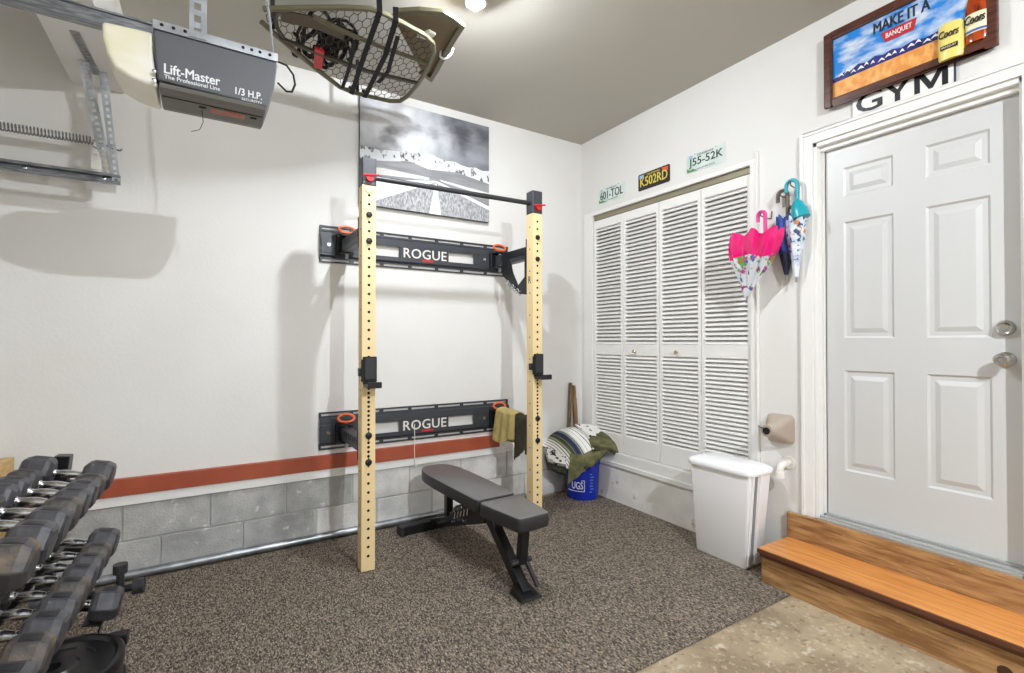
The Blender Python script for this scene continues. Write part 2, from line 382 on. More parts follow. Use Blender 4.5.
# ------------------------------------------------------------------ folding rack on the back wall
XL, XR, UW, UY0, UY1 = -2.103, -0.945, 0.0762, -0.616, -0.540
rack = thing('squat_rack', 'wall mounted folding squat rack with two tan uprights', 'squat rack', ((XL+XR)/2+UW/2, -0.30, 0.01))
def hole_face(b, O, X, Y, w, zs, ztop, r):
    """A strip w wide and ztop tall in the plane O,X,Y with round holes at heights zs."""
    N = 12; prev = 0.0
    O = Vector(O); X = Vector(X); Y = Vector(Y)
    P = lambda u, v: b.bm.verts.new(O+X*u+Y*v)
    for i, z in enumerate(zs):
        gap = min(z-(zs[i-1] if i else 0.0), (zs[i+1]-z) if i+1 < len(zs) else 0.05)
        h = min(0.0254, gap/2)*0.98
        if z-h > prev+1e-5: b._f([P(0,prev), P(w,prev), P(w,z-h), P(0,z-h)])
        prev = z+h
        inner = []; outer = []
        for k in range(N):
            a = 2*PI*(k+0.5)/N; c, s_ = math.cos(a), math.sin(a)
            inner.append(P(w/2+r*c, z+r*s_))
            t = min((w/2)/max(abs(c),1e-6), h/max(abs(s_),1e-6)); outer.append((w/2+t*c, z+t*s_))
        corners = [(w, z+h), (0, z+h), (0, z-h), (w, z-h)]
        ov = [P(*q) for q in outer]
        for k in range(N):
            l = (k+1) % N
            b._f([inner[k], inner[l], ov[l], ov[k]])
            (u0, v0), (u1, v1) = outer[k], outer[l]
            if abs(u0-u1) > 1e-5 and abs(v0-v1) > 1e-5:
                c_ = min(corners, key=lambda q: (q[0]-(u0+u1)/2)**2+(q[1]-(v0+v1)/2)**2)
                b._f([ov[k], ov[l], P(*c_)])
    if prev < ztop: b._f([P(0,prev), P(w,prev), P(w,ztop), P(0,ztop)])
zs = []; z = 0.085
while z < 2.16:
    zs.append(z); z += 0.0254 if 0.60 < z < 1.10 else 0.0508
zside = [0.10+0.1524*k for k in range(14)]
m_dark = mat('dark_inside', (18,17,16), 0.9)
for x in (XL, XR):
    b = MB(); H = 2.20
    hole_face(b, (x, UY0, 0.01), (1,0,0), (0,0,1), UW, zs, H, 0.0080)
    hole_face(b, (x, UY1, 0.01), (0,-1,0), (0,0,1), UY1-UY0, zside, H, 0.0055)
    hole_face(b, (x+UW, UY0, 0.01), (0,1,0), (0,0,1), UY1-UY0, zside, H, 0.0055)
    b.box(x+0.0005, x+UW-0.0005, UY1-0.003, UY1, 0.01, 2.21)
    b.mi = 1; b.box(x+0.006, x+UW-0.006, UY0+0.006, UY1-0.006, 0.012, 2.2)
    u = b.build('upright', [m_tan, m_dark], rack)
    MB().box(x, x+UW, UY0, UY1, 0.010, 0.013).build('foot_plate', m_tan, u)
    # black cap that carries the pull-up bar
    cp = MB().box(x-0.003, x+UW+0.003, UY0-0.003, UY1+0.003, 2.182, 2.341).build('top_bracket', m_char, rack, bevel=0.006)
    k = MB(); k.cyl((x+UW/2, UY0-0.003, 2.222), (x+UW/2, UY0-0.020, 2.222), 0.020, 14); k.cyl((x+UW/2-0.038, UY0-0.020, 2.232), (x+UW/2+0.048, UY0-0.026, 2.242), 0.006, 8)
    k.build('pull_pin', m_redp, cp, smooth=True)
    for zz in (2.017, 1.868, 0.770, 0.620):
        low = zz < 1
        n = MB(); c = Vector((x+UW/2, UY0, zz))
        n.lathe([(0.0185,0.0),(0.0185,0.006),(0.012,0.008),(0.012,0.016),(0.002,0.018)], c, (0,-1,0), 6 if not low else 20)
        if low: n.prism([(0,0.030),(0.011,0.0),(0,-0.030),(-0.011,0.0)], (c.x, UY0-0.0005, zz), (1,0,0), (0,0,1), 0.004)
        n.build('bolt', m_blackm, rack, smooth=True)
MB().tube([(XL+UW-0.004, -0.578, 2.243), (XR+0.004, -0.578, 2.258)], 0.0155, 14).build('pull_up_bar', m_black, rack, smooth=True)
for (zz, a, c, f) in ((2.115, 2.0, 0.01, 0.012), ):
    MB().prism([(0.028*math.cos(PI*k/8-PI), 0.028*math.sin(PI*k/8-PI)) for k in range(9)]+[(0.022*math.cos(-PI*k/8), 0.022*math.sin(-PI*k/8)) for k in range(9)], (XL+UW/2, UY0-0.0008, 2.165), (1,0,0), (0,0,1), 0.001).build('emblem', mat('emblem_grey', (176,152,110), 0.5), rack)
text('upright_letter', 'R', m_black, rack, (XR-0.0006, UY1-0.022, 1.703), (0,-1,0), (0,0,1), 0.032, 0.048, 0.0006, bold=0.01)
# wall plates with slots, windows and cut-out lettering
PX0, PX1 = -2.217, -0.776
m_letter = mat('cut_out_letter', (226,222,214), 0.7)
m_sticker = mat('red_sticker', (196,40,44), 0.5)
for (z0, z1) in ((1.820, 2.064), (0.590, 0.836)):
    b = MB(); h = z1-z0
    n = 7; L = (PX1-PX0)/n
    for (a, c) in ((0.0, 0.036), (h-0.036, h)):                     # slotted flanges
        b.box(PX0, PX1, -0.012, -0.001, z0+a, z0+a+0.010); b.box(PX0, PX1, -0.012, -0.001, z0+c-0.010, z0+c)
        for k in range(n+1): b.box(max(PX0, PX0+k*L-0.013), min(PX1, PX0+k*L+0.013), -0.012, -0.001, z0+a+0.010, z0+c-0.010)
    cz0, cz1 = z0+0.036, z1-0.036; wz0, wz1 = z0+0.075, z1-0.092
    wz1 = z0+0.152
    holes = [(-1.895, -1.683), (-1.306, -1.098)]
    xs = [PX0] + [v for q in holes for v in q] + [PX1]
    for k in range(0, len(xs)-1):
        if k % 2 == 0: b.box(xs[k], xs[k+1], -0.030, -0.024, wz0, wz1)
    b.box(PX0, PX1, -0.030, -0.024, cz0+0.012, wz0); b.box(PX0, PX1, -0.030, -0.024, wz1, cz1-0.012)
    for (za, zb, ya, yb) in ((cz0, cz0+0.012, 0, 0), (cz1-0.012, cz1, 0, 0)):
        if za == cz0: b.hexa([(PX0,-0.012,za),(PX1,-0.012,za),(PX1,-0.001,za),(PX0,-0.001,za),(PX0,-0.030,zb),(PX1,-0.030,zb),(PX1,-0.024,zb),(PX0,-0.024,zb)])
        else: b.hexa([(PX0,-0.030,za),(PX1,-0.030,za),(PX1,-0.024,za),(PX0,-0.024,za),(PX0,-0.012,zb),(PX1,-0.012,zb),(PX1,-0.001,zb),(PX0,-0.001,zb)])
    wp = b.build('wall_plate', m_char, rack, bevel=0.002, seg=1)
    text('plate_lettering', 'ROGUE', m_letter, wp, (-1.655, -0.0303, z0+0.078), BX, BY, 0.330, 0.068, 0.001, bold=0.02, space=1.05)
    st = MB().box(-1.517, -1.430, -0.0322, -0.0305, z0+0.058, z0+0.073).build('sticker', m_sticker, wp)
    for (x, sgn) in ((XL+UW/2, 1), (XR+UW/2, -1)):
        # hinge
        hx = x
        g = MB(); za, zb = z0+0.060, z0+0.165
        g.box(hx-0.055, hx+0.055, -0.062, -0.031, za-0.012, zb+0.012)
        g.box(hx-0.040, hx+0.040, -0.135, -0.060, za-0.008, za+0.004); g.box(hx-0.040, hx+0.040, -0.135, -0.060, zb-0.004, zb+0.008)
        hg = g.build('hinge_bracket', m_blackm, rack, bevel=0.003)
        MB().cyl((hx, -0.100, za-0.040), (hx, -0.100, zb+0.012), 0.011, 12).build('hinge_pin', m_galv, hg, smooth=True)
        MB().cyl((hx-0.10, -0.033, z0+0.115), (hx-0.10, -0.042, z0+0.115), 0.012, 10).build('plate_bolt', m_chrome, wp, smooth=True)
        e = MB(); e.box(hx-0.145, hx-0.055, -0.0340, -0.0300, z0+0.062, z0+0.165); e.build('pressed_panel', m_char, wp, bevel=0.003)
        # orange locking handle above the hinge
        oh = [(hx+0.052*math.cos(2*PI*k/14), -0.100+0.012*math.sin(2*PI*k/14), zb+0.045+0.024*math.sin(2*PI*k/14)) for k in range(14)]
        lk = MB().tube(oh, 0.0075, 8, closed=True).build('lock_handle', m_orange, rack, smooth=True)
        MB().cyl((hx, -0.100, zb+0.008), (hx, -0.100, zb+0.024), 0.009, 10).build('lock_stem', m_chrome, lk, smooth=True)
        # arm
        az0, az1 = (1.880, 1.966) if z0 > 1 else (0.662, 0.740)
        a = MB(); a.box(x-0.030, x+0.030, UY1-0.006, -0.085, az0, az1)
        arm = a.build('support_arm', m_char, rack, bevel=0.005)
        for k in range(7):
            yy = -0.18-0.05*k
            MB().box(x-0.0306-0.0008, x-0.030, yy-0.004, yy+0.004, az0+0.035, az1-0.012).build('arm_slot', m_dark, arm)
        MB().box(x-UW/2-0.004, x+UW/2+0.004, UY1-0.001, UY1+0.010, az0-0.040, az1+0.050).build('arm_plate', m_blackm, arm, bevel=0.003)
# triangular brace under the upper right arm, and its chain
b = MB()
pl = [(-0.20,1.965),(-0.535,1.965),(-0.535,1.628),(-0.44,1.640),(-0.20,1.80)]; inn = [(-0.30,1.915),(-0.505,1.915),(-0.505,1.755),(-0.415,1.700),(-0.345,1.800)]
for k in range(5):
    l = (k+1) % 5
    b.prism([pl[k], pl[l], inn[l], inn[k]], (XR+0.004, 0, 0), (0,1,0), (0,0,1), 0.010)
br = b.build('corner_brace', m_blackm, rack)
for k in range(6):
    c = Vector((XR-0.004, -0.29-0.033*k, 1.735-0.018*k))
    MB().tube([c+Vector((0.012*math.cos(2*PI*i/10)*(k%2), 0.012*math.cos(2*PI*i/10)*(1-k%2)+0.004*math.cos(2*PI*i/10), 0.017*math.sin(2*PI*i/10))) for i in range(10)], 0.0032, 6, closed=True).build('chain_link', m_galv, br, smooth=True)
# bar hooks that hang on the uprights
for (x, lab) in ((XL, 'black barbell hook clipped on the upright nearer the dumbbells'), (XR, 'black barbell hook clipped on the upright nearer the closet')):
    t = thing('barbell_hook', lab, 'barbell hook', (x+UW/2, UY0, 1.04), group='barbell hooks on the uprights')
    b = MB(); b.box(x+0.004, x+UW+0.004, UY0-0.014, UY0-0.001, 1.058, 1.215); b.box(x-0.006, x+UW+0.006, UY0-0.010, UY0-0.001, 1.075, 1.20)
    b.build('hook_body', m_blackm, t, bevel=0.003)
    MB().box(x+0.012, x+UW-0.004, UY0-0.019, UY0-0.014, 1.085, 1.205).build('face_pad', m_black, t, bevel=0.003)
    b = MB(); b.box(x+0.004, x+UW+0.004, UY0-0.105, UY0-0.012, 1.044, 1.062); b.box(x+0.004, x+UW+0.004, UY0-0.112, UY0-0.100, 1.044, 1.078)
    b.build('hook_lip', m_blackm, t, bevel=0.004)
    MB().box(x-0.016, x-0.002, UY0-0.004, UY0+0.030, 1.105, 1.150).build('side_tab', m_blackm, t, bevel=0.002)

# ------------------------------------------------------------------ weight bench
t = thing('weight_bench', 'black adjustable weight bench set flat on the mat inside the rack', 'bench', (-1.48, -0.8, 0.010), math.radians(2.0))
BT = W[t]
def bp(x, y, z): return BT @ Vector((x, y, z-0.010))       # bench frame: x across, y along (rear +), z from the floor
def pad(outline, z0, z1, name):
    b = MB(); n = len(outline)
    rings = []
    for k, (ins, z) in enumerate(((0.006,z0),(0.0,z0+0.006),(0.0,z1-0.010),(0.003,z1-0.003),(0.009,z1))):
        cx = sum(p[0] for p in outline)/n; cy = sum(p[1] for p in outline)/n
        ring = []
        for (x, y) in outline:
            d = Vector((x-cx, y-cy)); f = 1-ins/max(d.length, 0.05); ring.append(bp(cx+d.x*f, cy+d.y*f, z))
        rings.append(ring)
    b.mi = 1; b.loft(rings[:4], caps=False); b._f([b.bm.verts.new(p) for p in rings[0]]); b.mi = 0; b.loft(rings[3:], caps=False); b._f([b.bm.verts.new(p) for p in rings[4]])
    return b.build(name, [m_vinyl, m_vside], t, smooth=True, angle=50)
def rounded(pts, r=0.03, n=4):
    out = []
    N = len(pts)
    for i in range(N):
        p0 = Vector(pts[i-1]); p = Vector(pts[i]); p1 = Vector(pts[(i+1) % N])
        a = (p0-p).normalized(); c = (p1-p).normalized(); rr = min(r, (p0-p).length*.45, (p1-p).length*.45)
        for k in range(n+1):
            q = k/n; A = p+a*rr; B = p+c*rr
            out.append(tuple(A*(1-q)**2+p*2*q*(1-q)+B*q**2))
    return out
pad(rounded([(-0.127,-0.232),(0.127,-0.232),(0.138,0.34),(0.130,0.47),(0.104,0.565),(0.055,0.612),(-0.055,0.612),(-0.104,0.565),(-0.130,0.47),(-0.138,0.34)], 0.03), 0.372, 0.442, 'back_pad')
pad(rounded([(-0.093,-0.588),(0.093,-0.588),(0.130,-0.300),(0.127,-0.258),(-0.127,-0.258),(-0.130,-0.300)], 0.022), 0.368, 0.440, 'seat_pad')
MB().box(-0.06, 0.06, -0.22, 0.52, -0.004, 0.004, BT @ Matrix.Translation((0,0,0.358))).build('pad_plate', m_blackm, t)
b = MB(); b.bar([bp(0,-0.14,0.300), bp(0,0.58,0.052)], 0.06, 0.06); b.build('main_beam', m_blackm, t, bevel=0.004)
b = MB(); b.box(-0.24, 0.24, 0.555, 0.625, 0.002, 0.062, BT); ft = b.build('rear_foot', m_blackm, t, bevel=0.005)
for sx in (-1, 1):
    MB().box(sx*0.24-0.012, sx*0.24+0.012, 0.550, 0.630, 0.0, 0.064, BT).build('rubber_cap', m_rubber, ft, bevel=0.006)
b = MB(); b.bar([bp(0,-0.13,0.345), bp(0,-0.505,0.020)], 0.052, 0.06); b.build('front_leg', m_blackm, t, bevel=0.004)
b = MB(); b.hexa([bp(-0.065,-0.565,0.010),bp(0.065,-0.565,0.010),bp(0.055,-0.440,0.010),bp(-0.055,-0.440,0.010),bp(-0.060,-0.560,0.022),bp(0.060,-0.560,0.022),bp(0.040,-0.450,0.060),bp(-0.040,-0.450,0.060)])
b.build('front_foot', m_blackm, t, bevel=0.003)
b = MB(); b.bar([bp(0.02,-0.470,0.372), bp(0.02,-0.440,0.145)], 0.05, 0.04, up=(0,1,0)); b.build('seat_post', m_blackm, t, bevel=0.004)
b = MB(); b.bar([bp(0.045,-0.455,0.150), bp(0.050,-0.545,0.060)], 0.02, 0.02); b.build('carry_handle', m_rubber, t, bevel=0.004)
MB().cyl(bp(-0.05,-0.445,0.160), bp(0.075,-0.445,0.160), 0.014, 12).build('seat_pin', m_rubber, t, smooth=True)
b = MB(); b.bar([bp(0.0,0.36,0.360), bp(0.0,0.36,0.13)], 0.045, 0.045, up=(0,1,0)); b.build('back_strut', m_blackm, t, bevel=0.003)
for sx in (-0.042, 0.042):
    b = MB(); b.prism([(-0.13,0.30),(0.16,0.215),(0.30,0.135),(0.30,0.175),(0.18,0.285),(0.05,0.338),(-0.13,0.352)], bp(sx,0,0.010)-Vector((0,0,0.010)), BT.to_3x3() @ Vector((0,1,0)), (0,0,1), 0.006)
    b.build('ladder_plate', m_blackm, t)
for k in range(6):
    yy = -0.01+0.048*k; zz = 0.352-0.025*k
    MB().cyl(bp(-0.052,yy,zz), bp(0.052,yy,zz), 0.007, 8).build('ladder_rung', m_chrome, t, smooth=True)
for k in range(5):
    yy = 0.02+0.040*k; zz = 0.296-0.017*k
    MB().cyl(bp(-0.050,yy,zz-0.020), bp(-0.050,yy-0.012,zz+0.022), 0.006, 8).build('ladder_tooth', m_chrome, t, smooth=True)
for (yy, zz) in ((-0.16,0.335),(0.05,0.235),(0.20,0.185),(0.40,0.115)):
    MB().cyl(bp(-0.060,yy,zz), bp(0.060,yy,zz), 0.009, 8).build('bolt', m_chrome, t, smooth=True)

# ------------------------------------------------------------------ slim waste bin
t = thing('waste_bin', 'tall white slim waste bin with a domed lid below the closet doors', 'bin', (-0.18, -1.565, 0.010))
def rrect(x0, x1, y0, y1, z, r, n=5):
    out = []
    for (cx, cy, a0) in ((x1-r,y1-r,0),(x0+r,y1-r,90),(x0+r,y0+r,180),(x1-r,y0+r,270)):
        for k in range(n+1):
            a = math.radians(a0+90*k/n); out.append(Vector((cx+r*math.cos(a), cy+r*math.sin(a), z)))
    return out
b = MB(); b.loft([rrect(-0.252,-0.092,-1.722,-1.406,0.011,0.012), rrect(-0.258,-0.086,-1.728,-1.400,0.02,0.014), rrect(-0.285,-0.072,-1.778,-1.378,0.565,0.016)])
b.build('bin_body', m_white, t, smooth=True)
b = MB(); b.prism([(0,0.02),(0.030,0.02),(0.036,0.560),(0,0.560)], (-0.246, -1.7355, 0), (1,0,0), (0.0,-0.092,1.0), 0.004)
m_shade = mat('recess_shade_grey', (150,152,150), 0.5)  # white bin's recess: its shade is put into this grey
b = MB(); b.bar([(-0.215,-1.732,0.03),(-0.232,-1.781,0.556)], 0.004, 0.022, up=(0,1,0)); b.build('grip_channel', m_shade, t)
b = MB(); b.bar([(-0.180,-1.735,0.03),(-0.192,-1.784,0.556)], 0.014, 0.012, up=(0,1,0)); b.bar([(-0.244,-1.735,0.03),(-0.262,-1.784,0.556)], 0.010, 0.010, up=(0,1,0)); b.build('corner_rib', m_white, t, bevel=0.002)
b = MB()
b.loft([rrect(-0.300,-0.060,-1.792,-1.362,0.548,0.045), rrect(-0.303,-0.057,-1.796,-1.358,0.556,0.048), rrect(-0.303,-0.057,-1.796,-1.358,0.572,0.048),
        rrect(-0.296,-0.063,-1.788,-1.366,0.581,0.046), rrect(-0.272,-0.084,-1.764,-1.390,0.593,0.042), rrect(-0.235,-0.118,-1.715,-1.440,0.601,0.034)])
b.build('lid', m_white, t, smooth=True, angle=60)

# ------------------------------------------------------------------ outlet cover and white elbow on the wall
m_beige = mat('beige_foam_cover', (178,164,150), 0.7)
t = thing('tap_cover', 'beige tapered insulating cover over an outdoor style tap beside the bin', 'tap cover', (-0.002, -1.795, 0.793))
def sqring(x, y0, y1, z0, z1, r):
    return [Vector((x, p.x, p.y)) for p in rrect(y0, y1, z0, z1, 0, r)]
b = MB(); b.loft([sqring(-0.001,-1.870,-1.722,0.712,0.878,0.025), sqring(-0.022,-1.870,-1.722,0.712,0.878,0.025), sqring(-0.105,-1.830,-1.757,0.755,0.832,0.034), sqring(-0.150,-1.826,-1.760,0.760,0.828,0.0325)])
b.build('cover_body', m_beige, t, smooth=True, angle=40)
MB().cyl((-0.1495,-1.793,0.794),(-0.156,-1.793,0.794),0.020,16).build('drain_hole', m_dark, t)
MB().tube([(-0.150,-1.775,0.806),(-0.165,-1.765,0.812),(-0.168,-1.752,0.820)], 0.003, 6).build('wire_hook', m_blackm, t)
m_pvc = mat('white_pvc', (235,232,224), 0.45, bump=0.1, bscale=60)
t = thing('pipe_elbow', 'white plastic pipe elbow on the wall just under the beige cover', 'pipe', (-0.002, -1.835, 0.60))
b = MB(); b.cyl((-0.001,-1.838,0.607),(-0.010,-1.838,0.607),0.036,20); b.build('wall_flange', m_pvc, t, smooth=True)
b = MB(); b.tube([(-0.008,-1.838,0.607),(-0.050,-1.836,0.606),(-0.070,-1.832,0.598),(-0.080,-1.830,0.580),(-0.080,-1.830,0.548)], 0.019, 14); b.build('elbow', m_pvc, t, smooth=True)
b = MB(); b.cyl((-0.080,-1.830,0.560),(-0.080,-1.830,0.530),0.024,16); b.cyl((-0.05,-1.836,0.606),(-0.03,-1.837,0.607),0.023,16); b.build('collar', m_pvc, t, smooth=True)

# ------------------------------------------------------------------ wooden step
m_oak = mat('stained_oak', (228,158,86), 0.32, col2=(196,122,60), scale=3.0, lo=0.35, hi=0.7, stretch=(22,1.2,22), coat=0.3)
add_noise_layer(m_oak, (120,60,24), 4, 0.60, 0.75, stretch=(60,2,60), amount=0.6)
m_pine = mat('weathered_pine', (186,144,94), 0.6, col2=(140,98,56), scale=3.0, lo=0.38, hi=0.64, stretch=(12,1.6,12), bump=0.2, bscale=60)
add_noise_layer(m_pine, (92,58,32), 3.5, 0.54, 0.70, stretch=(30,1.8,30), amount=0.75)
add_noise_layer(m_pine, (214,178,128), 60, 0.66, 0.72, stretch=(1.5,0.6,1.5), amount=0.5)
m_nose = mat('dark_nosing', (92,52,32), 0.5)
m_knot = mat('pine_knot', (70,40,22), 0.6)
t = thing('wooden_step', 'two riser wooden doorstep with an orange stained tread', 'step', (-0.15, -2.5, 0.0))
SY0, SY1 = -1.850, -3.30
b = MB(); b.hexa([(-0.300,SY1,0.0),(-0.276,SY1,0.0),(-0.276,SY0,0.0),(-0.300,SY0,0.0),(-0.300,SY1,0.166),(-0.276,SY1,0.166),(-0.276,SY0,0.166),(-0.300,SY0,0.166)])
fr = b.build('front_board', m_pine, t, bevel=0.002)
MB().lathe([(0.024,0.0),(0.022,0.0012),(0.001,0.0012)], (-0.300,-2.800,0.062), (-1,0,0), 20).build('knot', m_knot, fr)
MB().box(-0.276, -0.02, SY0-0.022, SY0, 0.0, 0.166).build('end_board', m_pine, t, bevel=0.002)
MB().box(-0.322, -0.014, SY1, SY0+0.006, 0.168, 0.194).build('tread', m_oak, t, bevel=0.002)
b = MB(); b.box(-0.331, -0.3225, SY1, SY0+0.008, 0.168, 0.1925); b.build('tread_edge', m_nose, t, bevel=0.004)
MB().box(-0.312, -0.300, SY1, SY0+0.003, 0.147, 0.167).build('nosing_strip', m_nose, t, bevel=0.003)
MB().box(-0.036, -0.0125, SY1, SY0+0.010, 0.1935, 0.334).build('upper_riser', m_pine, t, bevel=0.003)

# ------------------------------------------------------------------ conduit along the wall foot
t = thing('floor_conduit', 'grey metal conduit pipe lying along the foot of the block wall', 'pipe', (-2.4, -0.026, 0.010))
MB().tube([(-3.9,-0.029,0.035),(-0.62,-0.029,0.035)], 0.0235, 14).build('pipe', m_galv, t, smooth=True)
b = MB(); b.cyl((-2.700,-0.030,0.0365),(-2.655,-0.030,0.0365),0.0275,16); b.cyl((-2.710,-0.030,0.0365),(-2.702,-0.030,0.0365),0.0285,16); b.build('coupling', m_galv, t, smooth=True)
tag(MB().tube([(-1.580,-0.052,0.712),(-1.579,-0.050,0.60),(-1.575,-0.036,0.52),(-1.570,-0.034,0.43),(-1.560,-0.026,0.40),(-1.545,-0.024,0.418)], 0.0028, 6).build('string', m_trim, smooth=True), 'thin white string hanging from the lower rack plate', 'string')

# ------------------------------------------------------------------ road poster
m_sky = mat('print_sky', (92,94,100), 0.5, col2=(150,152,158), scale=3.0, lo=0.36, hi=0.66, stretch=(1.0,1,1.8), detail=6)
def cloud_glow(m):
    nt = m.node_tree; b = nt.nodes['Principled BSDF']; src = b.inputs['Base Color'].links[0].from_socket
    tc = nt.nodes.new('ShaderNodeTexCoord'); mp = nt.nodes.new('ShaderNodeMapping'); mp.inputs['Location'].default_value = (0.42,0,-1.30); mp.inputs['Scale'].default_value = (1.9,0,2.3)
    n = nt.nodes.new('ShaderNodeTexNoise'); n.inputs['Scale'].default_value = 4.5; n.inputs['Detail'].default_value = 7
    ln = nt.nodes.new('ShaderNodeVectorMath'); ln.operation = 'LENGTH'
    ad = nt.nodes.new('ShaderNodeMath'); ad.operation = 'MULTIPLY_ADD'; ad.inputs[1].default_value = -1.3
    mr = nt.nodes.new('ShaderNodeMapRange'); mr.inputs['From Min'].default_value = 0.16; mr.inputs['From Max'].default_value = -0.50
    mx = nt.nodes.new('ShaderNodeMix'); mx.data_type = 'RGBA'; mx.inputs[7].default_value = lin((228,229,232))
    nt.links.new(tc.outputs['Object'], mp.inputs[0]); nt.links.new(mp.outputs[0], ln.inputs[0]); nt.links.new(tc.outputs['Object'], n.inputs['Vector'])
    nt.links.new(n.outputs['Fac'], ad.inputs[0]); nt.links.new(ln.outputs['Value'], ad.inputs[2]); nt.links.new(ad.outputs[0], mr.inputs['Value'])
    nt.links.new(mr.outputs[0], mx.inputs[0]); nt.links.new(src, mx.inputs[6]); nt.links.new(mx.outputs[2], b.inputs['Base Color'])
cloud_glow(m_sky)
add_noise_layer(m_sky, (58,60,66), 2.4, 0.54, 0.66, stretch=(1,1,1.6), amount=0.75)
m_mtn = mat('print_snow_mountain', (226,228,230), 0.5, col2=(96,98,104), scale=26, lo=0.54, hi=0.64, stretch=(1.3,1,1.0), detail=8)
m_plain = mat('print_plain', (134,135,138), 0.5, col2=(158,159,161), scale=4, stretch=(1,1,6))
m_road = mat('print_road', (128,129,132), 0.5, col2=(196,197,199), scale=40, lo=0.36, hi=0.66, stretch=(2.5,1,1.0), detail=6)
m_pw = mat('print_white', (238,239,240), 0.5)
m_pale = mat('print_pale_field', (214,212,206), 0.5, col2=(236,235,232), scale=8)
m_edge = mat('canvas_edge', (60,62,64), 0.6)
t = thing('road_poster', 'black and white canvas of a road running to snowy mountains', 'poster', (-1.466, -0.018, 2.235))
QX0, QX1, QZ0, QZ1 = -1.966, -0.965, 2.235, 2.985
MB().box(QX0, QX1, -0.034, -0.002, QZ0, QZ1).build('canvas', m_edge, t, bevel=0.003)
def P2(u, v): return (u*(QX1-QX0), (1-v)*(QZ1-QZ0))
def flat(b, mi, poly, d):
    b.mi = mi
    b.prism([P2(*q) for q in poly], (QX0, -0.0342-d, QZ0), BX, BY, 0.0003)
ridge = [(0.0,0.475),(0.06,0.468),(0.12,0.480),(0.20,0.462),(0.28,0.455),(0.34,0.430),(0.40,0.420),(0.46,0.425),(0.52,0.420),(0.58,0.440),(0.64,0.452),(0.70,0.440),(0.76,0.462),(0.82,0.470),(0.88,0.455),(0.94,0.476),(1.0,0.462)]
b = MB()
flat(b, 0, [(0,1),(1,1),(1,0),(0,0)], 0.0)
flat(b, 1, [(0,0.62),(0.5,0.60),(1,0.64)]+list(reversed(ridge)), 0.0006)
flat(b, 2, [(0,0.60),(0.16,0.575),(0.36,0.530),(0.50,0.570),(0.72,0.545),(1,0.600),(1,1),(0,1)], 0.0012)
flat(b, 5, [(0.0,0.66),(0.16,0.640),(0.50,0.650),(0.50,0.675),(0,0.72)], 0.0018)
flat(b, 5, [(0.58,0.650),(1.0,0.695),(1.0,0.735),(0.60,0.668)], 0.0018)
flat(b, 4, [(0.54,0.672),(0.565,0.672),(1,0.835),(1,0.95),(0.98,1.0),(0,1.0),(0,0.78)], 0.0024)
flat(b, 3, [(0.540,0.690),(0.562,0.690),(1,0.875),(1,1),(0.03,1.0)], 0.0030)
flat(b, 4, [(0.545,0.70),(0.557,0.70),(0.595,1.0),(0.500,1.0)], 0.0036)
b.build('print', [m_sky, m_mtn, m_plain, m_road, m_pw, m_pale], t)

# ------------------------------------------------------------------ licence plates
m_pl_green = mat('plate_pale_green', (222,230,226), 0.35, col2=(200,216,208), scale=9)
m_pl_dgreen = mat('plate_grass_green', (96,146,96), 0.4); m_pl_ink = mat('plate_dark_ink', (40,66,62), 0.4)
m_pl_black = mat('plate_black', (38,36,32), 0.35); m_pl_yellow = mat('plate_yellow', (226,206,88), 0.4); m_pl_org = mat('plate_sticker', (222,92,52), 0.4); m_pl_blue = mat('plate_pale_blue_sticker', (170,186,214), 0.4)
def plate(y0, z0, base, ink, number, top, bottom, label, green):
    y1 = y0-0.305; h = 0.128
    t = thing('license_plate', label, 'license plate', (-0.003, (y0+y1)/2, z0), group='license plates above the closet')
    b = MB(); b.loft([[Vector((-0.001, p.x, p.y)) for p in rrect(y1, y0, z0, z0+h, 0, 0.012)], [Vector((-0.0035, p.x, p.y)) for p in rrect(y1, y0, z0, z0+h, 0, 0.012)]]); b.build('plate_panel', base, t)
    text('plate_number', number, ink, t, (-0.0038, y0-0.022, z0+0.028), RX, RY, 0.262, 0.068, 0.0018, bold=0.012)
    text('plate_heading', top, ink, t, (-0.0038, y0-0.085, z0+0.103), RX, RY, 0.13, 0.014, 0.0008)
    if bottom: text('plate_motto', bottom, ink, t, (-0.0038, y0-0.085, z0+0.010), RX, RY, 0.14, 0.010, 0.0008)
    if green:
        b = MB(); b.prism([(0.004,0.006),(0.10,0.004),(0.05,0.026),(0.03,0.020),(0.004,0.036)], (-0.0037, y0, z0), RX, RY, 0.0004); b.build('hill_print', m_pl_dgreen, t)
        b = MB(); b.box(-0.0045, -0.0036, y0-0.050, y0-0.022, z0+0.098, z0+0.118); b.build('sticker', m_pl_blue, t)
    else:
        MB().box(-0.0045, -0.0036, y0-0.058, y0-0.014, z0+0.092, z0+0.118).build('sticker', m_pl_blue, t)
        MB().box(-0.0045, -0.0036, y0-0.290, y0-0.235, z0+0.088, z0+0.118).build('sticker', m_pl_org, t)
    for yy in (y0-0.07, y1+0.07):
        MB().cyl((-0.0036, yy, z0+h-0.009), (-0.006, yy, z0+h-0.009), 0.004, 10).build('screw', m_galv, t)
    return t
plate(-0.236, 2.466, m_pl_green, m_pl_ink, '601-TOL', 'TENNESSEE', 'VOLUNTEER STATE', 'pale green license plate reading 601-TOL above the far closet leaf', True)
plate(-0.688, 2.460, m_pl_black, m_pl_yellow, 'K502RD', 'CALIFORNIA', '', 'black license plate with yellow characters above the closet', False)
plate(-1.138, 2.464, m_pl_green, m_pl_ink, 'J55-52K', 'TENNESSEE', 'VOLUNTEER STATE', 'pale green license plate reading J55-52K above the near closet leaf', True)

